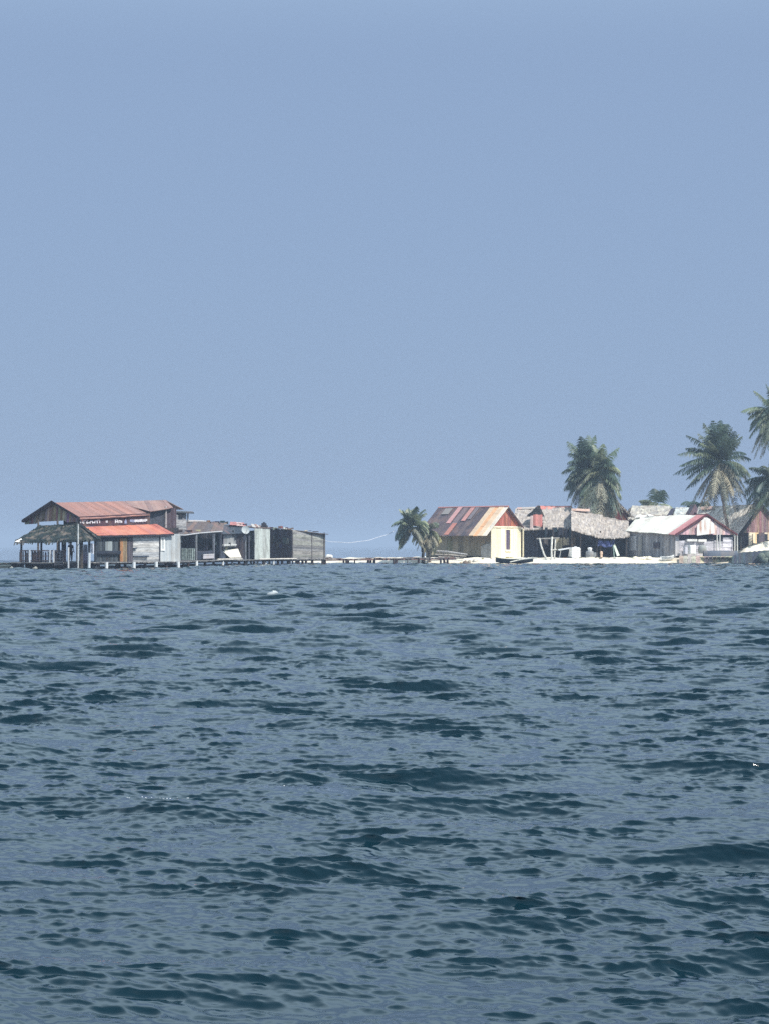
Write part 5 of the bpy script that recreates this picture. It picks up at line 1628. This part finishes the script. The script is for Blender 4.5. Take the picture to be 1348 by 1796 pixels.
    q = MB(); q.box(c + Vector((.17, -.28, .08)), .7, .04, .86, lin((240, 240, 236)), .55); q.build('door', PAINT, rt)
    c = P(1224, 971, 253.4) + g * .6
    q = MB(); q.lathe(c, [(.4, 0), (.46, .1), (.5, .45), (.42, .8), (.25, .92), (.1, .95)], lin((150, 154, 150)), 14)
    single(q, 'round_drum', PAINT, 'round grey drum standing right of the white cabinet on the porch front', 'drum', None, True)
    c = P(1195, 971.5, 252.4) + g * .55
    q = MB(); q.box(c, .35, .35, .85, lin((206, 204, 212)), .55); q.box(c + Vector((0, 0, .85)), .42, .42, .06, lin((214, 212, 218)), .55)
    single(q, 'pale_post_box', PAINT, 'narrow pale box left of the white cabinet on the porch front', 'box')


build_white_roof_house()


def build_back_houses():
    # gable behind the palm pair
    root = thing('maroon_gable_house', G(1070, 272, .8), 'dark maroon gabled house mostly hidden behind the tall palm pair', 'house')
    a, b, c = P(1020, 912, 271), P(1068, 866, 272), P(1116, 914, 273)
    mb = MB(); n = 18
    for i in range(n):
        u, v = i / n, (i + .95) / n
        top = lambda t: a.lerp(b, 2 * t) if t < .5 else b.lerp(c, 2 * t - 1)
        q = [Vector((a.lerp(c, u).x, a.lerp(c, u).y, .8)), Vector((a.lerp(c, v).x, a.lerp(c, v).y, .8)), top(v), top(u)]
        mb.slab(q, .05, tuple(x * rng.uniform(.8, 1.2) for x in rng.choice([lin((104, 66, 64)), lin((92, 60, 62)), lin((116, 76, 70))])), Vector((0, -1, 0)))
    mb.build('gable_boards', PLANKV, root)
    mb = MB(); bk = Vector((-1.5, 9, 0)); f = Vector((0, -.35, .05))
    mb.thatch(a + f, b + f, b + bk, a + bk, 10, 6, STRAW, .2, .05, .2)
    mb.thatch(b + f, c + f, c + bk, b + bk, 10, 6, STRAW, .2, .05, .2)
    mb.build('roof', THATCH, root)
    shell(root, [Vector((c.x, c.y, .8)), Vector((c.x, c.y, .8)) + bk, Vector((a.x, a.y, .8)) + bk, Vector((a.x, a.y, .8))], [c.z, c.z, a.z, a.z], DARK_WOOD, PLANKV, 'back_wall', skip=(3,))

    # two grey-roofed houses behind the white roof
    def back_house(x0, x1, ye, yr, Y, label, tints, sk=8):
        root = thing('grey_roof_house', G((x0 + x1) / 2, Y, .9), label, 'house', 'grey roofed houses behind the white roof')
        eL, eR, rR, rL = P(x0, ye, Y), P(x1, ye - 1, Y + 1.5), P(x1 - 4, yr, Y + 5), P(x0 + sk, yr, Y + 4)
        mb = MB(); mb.thatch(eL, eR, rR, rL, 18, 6, tints, .2, .06, .25)
        mb.thatch(eR + Vector((0, 9, 0)), eL + Vector((0, 9, 0)), rL, rR, 12, 4, tints, .2, .06, .25)
        mb.build('roof', THATCH, root)
        cs = [G(x0 + 5, Y + .6, .5), G(x1 - 3, Y + 1.8, .5), G(x1 - 5, Y + 8, .5), G(x0 + 6, Y + 8, .5)]
        shell(root, cs, [eL.z] * 4, DARK_WOOD, PLANKV, 'wall')
        return root
    back_house(1100, 1178, 910, 887, 272, 'house with a broad pale grey thatch roof rising behind the white roofed house', [lin((170, 166, 158)), lin((156, 154, 150)), lin((184, 180, 168))])
    back_house(1179, 1221, 907, 890, 276, 'narrower whitish grey roof between the broad pale roof and the maroon roof peak', [lin((184, 188, 184)), lin((170, 176, 176)), lin((192, 192, 184))], 5)
    mb = MB(); mb.slab([P(1168, 905, 271.3), P(1176, 905.5, 271.6), P(1183, 891, 273.4), P(1176, 892, 273)], .1, lin((62, 62, 76)))  # slab stands in for the slit; its shade is put into the colour
    single(mb, 'slit_shade_slab', WOOD, 'dark slab for the shaded slit between the two grey roofs behind the white roof', 'board')
    root = thing('maroon_roof_peak_shed', G(1217, 274, .9), 'small shed showing only a maroon peak above the ridge of the white roof', 'shed')
    mb = MB(); a, b, c = P(1205, 907, 271.5), P(1218.5, 884.5, 273), P(1232, 908, 272.5)
    bk = Vector((0, 4, 0))
    mb.slab([a, c, b], .1, lin((70, 52, 66)), Vector((0, -1, 0))); 
    mb.slab([a, b, b + bk, a + bk], .1, lin((84, 60, 66))); mb.slab([b, c, c + bk, b + bk], .1, lin((96, 70, 72)))
    mb.build('roof', METAL, root)
    shell(root, [G(1207, 272, .6), G(1230, 273, .6), G(1230, 276, .6), G(1207, 276, .6)], [5.2] * 4, DARK_WOOD, PLANKV, 'wall')

    # large thatched house at the right
    root = thing('large_thatched_house', G(1300, 260, 1.9), 'large house with broad grey thatch roof and maroon gable at the right edge', 'house')
    eL, eR, rR, rL = P(1212, 938, 268.5), P(1292, 938.5, 259.2), P(1333, 884.5, 262.2), P(1224, 888.5, 272)
    mb = MB(); mb.thatch(eL, eR, rR, rL, 40, 10, [lin((218, 210, 198)), lin((208, 202, 192)), lin((224, 217, 205)), lin((210, 202, 190))], .3, .06, .35)
    eF = P(1376, 938, 265)
    mb.thatch(eF, eF + (rL - rR), rL, rR, 24, 5, STRAW, .3, .07, .3)
    mb.build('roof', THATCH, root)
    mb = MB(); mb.sheets(P(1290, 892.5, 265.6), P(1331, 889, 262), P(1333, 884, 262.4), P(1292, 886, 266), 5, [lin((172, 124, 122)), lin((160, 116, 114))], 1, .04, .03, .05)
    mb.sheets(P(1228, 894, 270.6), P(1248, 893.5, 269), P(1248, 888, 269.6), P(1228, 889, 271.2), 3, [lin((196, 164, 148))], 1, .04, .03, .05)
    mb.build('ridge_sheet', METAL, root)
    A, B = G(1297, 259.8, 1.8), G(1372, 264.6, 1.8)
    apex = P(1334, 888, 262.2)
    mb = MB(); n = 20
    gA, gB = up(A, 934), up(B, 934)
    for i in range(n):
        u, v = i / n, (i + .95) / n
        top = lambda t: gA.lerp(apex, 2 * t) if t < .5 else apex.lerp(gB, 2 * t - 1)
        q = [gA.lerp(gB, u) - Vector((0, 0, .05)), gA.lerp(gB, v) - Vector((0, 0, .05)), top(v), top(u)]
        mb.slab(q, .05, tuple(x * rng.uniform(.8, 1.2) for x in rng.choice([lin((140, 112, 116)), lin((132, 106, 112)), lin((148, 120, 122))])), Vector((.57, -.82, 0)))
    mb.build('gable_boards', PLANKV, root)
    mb = MB(); f = Vector((.25, -.35, 0))
    for a, b in ((eR, rR), (rR, eF)):
        mb.hexa([a + f + Vector((0, 0, -.25)), b + f + Vector((0, 0, -.25)), b + Vector((0, 0, -.25)), a + Vector((0, 0, -.25))], [a + f, b + f, b, a], lin((58, 56, 56)))
    mb.build('bargeboard', WOOD, root)
    AB = B - A
    mb = MB()
    for u0, u1, tn in ((0, .03, [lin((96, 98, 92))]), (.19, .42, [lin((226, 206, 176)), lin((214, 186, 146)), lin((232, 216, 190))]), (.42, .56, [lin((92, 84, 92))]), (.56, 1, [lin((228, 214, 192)), lin((216, 196, 166))])):
        a, b = A + AB * u0, A + AB * u1
        mb.boards(a - Vector((0, 0, .6)), b - Vector((0, 0, .6)), up(b, 934), up(a, 934), max(1, int((u1 - u0) * 14)), tn, True, .06, 0)
    wall = tint_material('rusting_cream_wall', .8, 1, (1.5, 1.5, .5), .15, 6, .1, .2, stain=(150, 104, 66), stain_amt=.6, stain_scale=1.0)
    mb.build('gable_wall', wall, root)
    mb = MB(); a, b = A + AB * .03, A + AB * .19; i_ = Vector((-.2, .3, 0))
    mb.boards(a - Vector((0, 0, .4)) + i_, b - Vector((0, 0, .4)) + i_, up(b, 934) + i_, up(a, 934) + i_, 4, BLACK_WOOD + [lin((60, 52, 68))], True, .05, 0)
    mb.build('door', PLANKV, root)
    perp = (rL - rR); perp.z = 0
    shell(root, [B, B + perp, A + perp, A], [3.3] * 4, DARK_WOOD, PLANKV, 'back_wall', skip=())
    # sea wall and rocks below the bank
    mb = MB(); xs = list(range(1282, 1440, 4))
    for i in range(len(xs) - 1):
        a, b = xs[i], xs[i + 1]
        z0, z1 = [float(np.interp(x, [1282, 1296, 1345, 1440], [.75, 1.2, 1.45, 1.7])) + .05 * math.sin(x * .7) for x in (a, b)]
        Ya, Yb = [float(np.interp(x, [1282, 1296, 1440], [249.2, 252.6, 256])) for x in (a, b)]
        lo = [G(a, Ya, -.5), G(b, Yb, -.5), G(b, Yb + 1.2, -.5), G(a, Ya + 1.2, -.5)]
        hi = [G(a, Ya + .15, z0), G(b, Yb + .15, z1), G(b, Yb + 1.2, z1), G(a, Ya + 1.2, z0)]
        mb.hexa(lo, hi, tuple(x * rng.uniform(.85, 1.1) for x in lin((78, 88, 98))))
    single(mb, 'low_sea_wall', STONE, 'low blue grey sea wall below the white bank at the right edge', 'sea wall')
    k = 0
    for px, Y, s, lab in ((1334, 252.8, .5, 'dark green grey boulder left of the two at the right edge'), (1346, 253, .6, 'larger boulder cut by the right edge of the picture'), (1340, 252.4, .35, 'small low boulder between the two at the right edge')):
        mb = MB(); c = G(px, Y, .55 - (.3 if k == 2 else 0))
        mb.lathe(c, [(s * .8, -.4), (s * 1.1, .1), (s, s * .7), (s * .6, s * 1.1), (.04, s * 1.25)], lin((108, 118, 108)), 9)
        mb.v = [v + Vector((rng.uniform(-.08, .08), rng.uniform(-.08, .08), rng.uniform(-.08, .08))) for v in mb.v]
        single(mb, 'shore_boulder', STONE, lab, 'boulder', 'boulders by the sea wall', True); k += 1


build_back_houses()


# ------------------------------------------------------------------ stone landing, foam, person
def build_litter():
    r = random.Random(12)
    mb = MB()
    cols = [lin((110, 92, 74)), lin((70, 62, 56)), lin((150, 136, 112)), lin((96, 104, 84)), lin((60, 72, 84))]
    for i in range(130):
        px = r.choice([r.uniform(770, 1290), r.uniform(950, 1290), r.uniform(1296, 1350)])
        f = interp(FRONT, (px - 674) * 251 / FOC)
        Y = f + r.uniform(3.0, 7.5)
        z = gz(px, Y)
        s_ = r.uniform(.05, .2)
        mb.box(G(px, Y, z - .02), s_ * r.uniform(1, 2.6), s_, s_ * r.uniform(.3, .9), tuple(x * r.uniform(.7, 1.2) for x in r.choice(cols)), r.uniform(0, 3))
    o = mb.build('beach_litter', WOOD)
    tag(o, 'scattered driftwood scraps and husks on the pale sand', 'litter', None, 'stuff')


build_litter()


def build_landing():
    mb = MB()
    for i in range(14):
        x0 = 1190 + i * 7.3; x1 = x0 + 7
        Y0 = 249.6 + (i * .12); z = gz(x0, 252) + .05
        mb.hexa([G(x0, Y0, -.5), G(x1, Y0 + .1, -.5), G(x1, Y0 + 1.6, -.5), G(x0, Y0 + 1.6, -.5)], [G(x0, Y0 + .5, .55 + rng.uniform(-.06, .06)), G(x1, Y0 + .6, .55 + rng.uniform(-.06, .06)), G(x1, Y0 + 1.6, .85), G(x0, Y0 + 1.6, .85)], tuple(x * rng.uniform(.85, 1.1) for x in lin((172, 162, 148))))
    single(mb, 'stone_landing', STONE, 'pale stone landing edging the sand in front of the porch of the white roofed house', 'landing')


build_landing()


def build_foam():
    fm = bpy.data.materials.new('sea_foam'); fm.use_nodes = True
    b = fm.node_tree.nodes['Principled BSDF']; b.inputs['Base Color'].default_value = (.75, .8, .82, 1); b.inputs['Roughness'].default_value = .7
    r = random.Random(4)
    mb = MB()
    for px, py, w, n in ((265, 1408, .5, 36), (335, 1576, .03, 4), (1144, 1638, .02, 3), (505, 1376, .3, 14)):
        Y = EYE_H * FOC / (py - HOR); X = (px - 674) * Y / FOC
        for k in range(n):
            x = X + r.gauss(0, .22) * w; y = Y + r.gauss(0, .1) * w; z = sea_z(x, y)
            s = r.uniform(.002, .006); b0 = len(mb.v); q = r.uniform(1, 1.8)
            mb.lathe(Vector((0, 0, 0)), [(s, 0), (s * .8, s * .3), (.002, s * .5)], (.75, .8, .82), 6)
            for i in range(b0, len(mb.v)):
                v = mb.v[i]; mb.v[i] = Vector((x + v.x * q + r.uniform(-.3, .3) * s, y + v.y, z - .003 + v.z))
    o = mb.build('foam', fm, None, True)
    tag(o, 'small white flecks of foam on the near wave crests', 'foam', None, 'stuff')
    # white float
    Y = EYE_H * FOC / (1048 - HOR) ; X = (478 - 674) * Y / FOC
    z = sea_z(X, Y)
    z += .1
    root = thing('white_float', (X, Y, z), 'white float bobbing alone on the open water below the plywood shack', 'float')
    q = MB(); c = Vector((X, Y, z - .06))
    q.tube([c + Vector((-.19, 0, .04)), c + Vector((-.15, 0, .07)), c + Vector((0, 0, .1)), c + Vector((.12, .03, .16)), c + Vector((.2, .05, .14))], [.04, .08, .095, .08, .03], lin((170, 178, 182)), 9)
    q.build('body', PAINT, root, True)
    q = MB(); q.lathe(c + Vector((.04, 0, .17)), [(.05, 0), (.06, .03), (.02, .06)], lin((206, 212, 212)), 8); q.build('cap', PAINT, root, True)


build_foam()


def build_person():
    px, Y = 124.5, 189.2
    base = G(px, Y, DECK + .01)
    root = tag_root = None

    def skin(name, verts, edges, radii, mat, tint, parent=None, root_i=0):
        me = bpy.data.meshes.new(name)
        me.from_pydata([tuple(Vector(v)) for v in verts], edges, [])
        m = mat.copy(); m.name = name + '_colour'
        nt = m.node_tree
        for nd in list(nt.nodes):
            if nd.type == 'ATTRIBUTE':
                rgb = nt.nodes.new('ShaderNodeRGB'); rgb.outputs[0].default_value = (*tint, 1)
                for l in list(nt.links):
                    if l.from_node == nd: nt.links.new(rgb.outputs[0], l.to_socket)
        me.materials.append(m)
        o = bpy.data.objects.new(name, me); COL.objects.link(o)
        sk = o.modifiers.new('skin', 'SKIN'); sk.use_smooth_shade = True
        bm = bmesh.new(); bm.from_mesh(me)
        lay = bm.verts.layers.skin.verify()
        bm.verts.ensure_lookup_table()
        for i, v in enumerate(bm.verts):
            v[lay].radius = (radii[i], radii[i]) if not isinstance(radii[i], tuple) else radii[i]
            v[lay].use_root = (i == root_i)
        bm.to_mesh(me); bm.free()
        o.modifiers.new('sub', 'SUBSURF').render_levels = 1
        if parent: o.parent = parent
        return o
    v, e, r = [], [], []

    def add(p, rad, link=None):
        v.append(p); r.append(rad)
        if link is not None: e.append((link, len(v) - 1))
        return len(v) - 1
    pel = add((0, 0, .92), (.15, .11))
    ch = add((0, 0, 1.15), (.14, .1), pel); sh = add((0, 0, 1.4), (.15, .1), ch); nk = add((0, -.01, 1.5), .055, sh)
    hd = add((0, -.03, 1.6), (.075, .09), nk); hd2 = add((0, -.02, 1.7), (.075, .085), hd); add((0, -.01, 1.76), .04, hd2)
    add((0, -.13, 1.63), .014, hd)                                # nose
    for s in (-1, 1):
        add((s * .085, 0, 1.63), .015, hd)                        # ears
        hip = add((s * .09, 0, .86), .095, pel); kn = add((s * .1, -.02, .48), .06, hip); an = add((s * .1, .02, .09), .042, kn)
        toe = add((s * .11, -.14, .035), .032, an)
        s1 = add((s * .19, 0, 1.38), .055, sh); el = add((s * .24, .0, 1.1), .042, s1); wr = add((s * .22, -.14, .9), .03, el)
        pm = add((s * .22, -.2, .85), (.04, .018), wr)
        for k, (dx, ln) in enumerate(((-.03, .062), (-.01, .075), (.01, .07), (.03, .055))):
            f1 = add((s * .22 + dx, -.2 - ln * .5, .83), .009, pm); add((s * .22 + dx, -.2 - ln * .75, .83 - ln * .5), .008, f1)
        add((s * .22 - s * .05, -.22, .85), .01, pm)
    v = [(-x, y, z) for x, y, z in v]
    body = skin('person', v, e, r, SKIN, lin((92, 66, 54)))
    body.location = base; body.rotation_euler = (0, 0, R(35))
    tag(body, 'person in dark clothes standing at the railing of the thatched pavilion', 'person')
    sv = [(0, 0, .93), (0, 0, 1.15), (0, 0, 1.4), (.19, 0, 1.38), (.235, 0, 1.16), (-.19, 0, 1.38), (-.235, 0, 1.16)]
    skin('shirt', sv, [(0, 1), (1, 2), (2, 3), (3, 4), (2, 5), (5, 6)], [(.165, .125), (.155, .115), (.16, .115), .07, .06, .07, .06], CLOTH, lin((44, 58, 76)), body)
    tv = [(0, 0, .95), (.09, 0, .84), (.1, -.02, .48), (.1, .02, .14), (-.09, 0, .84), (-.1, -.02, .48), (-.1, .02, .14)]
    skin('trousers', tv, [(0, 1), (1, 2), (2, 3), (0, 4), (4, 5), (5, 6)], [(.165, .125), .11, .078, .06, .11, .078, .06], CLOTH, lin((46, 46, 56)), body)
    hv = [(0, .0, 1.66), (0, .01, 1.76), (0, .06, 1.66)]
    skin('hair', hv, [(0, 1), (1, 2)], [.075, .075, .07], CLOTH, lin((24, 20, 20)), body)


build_person()
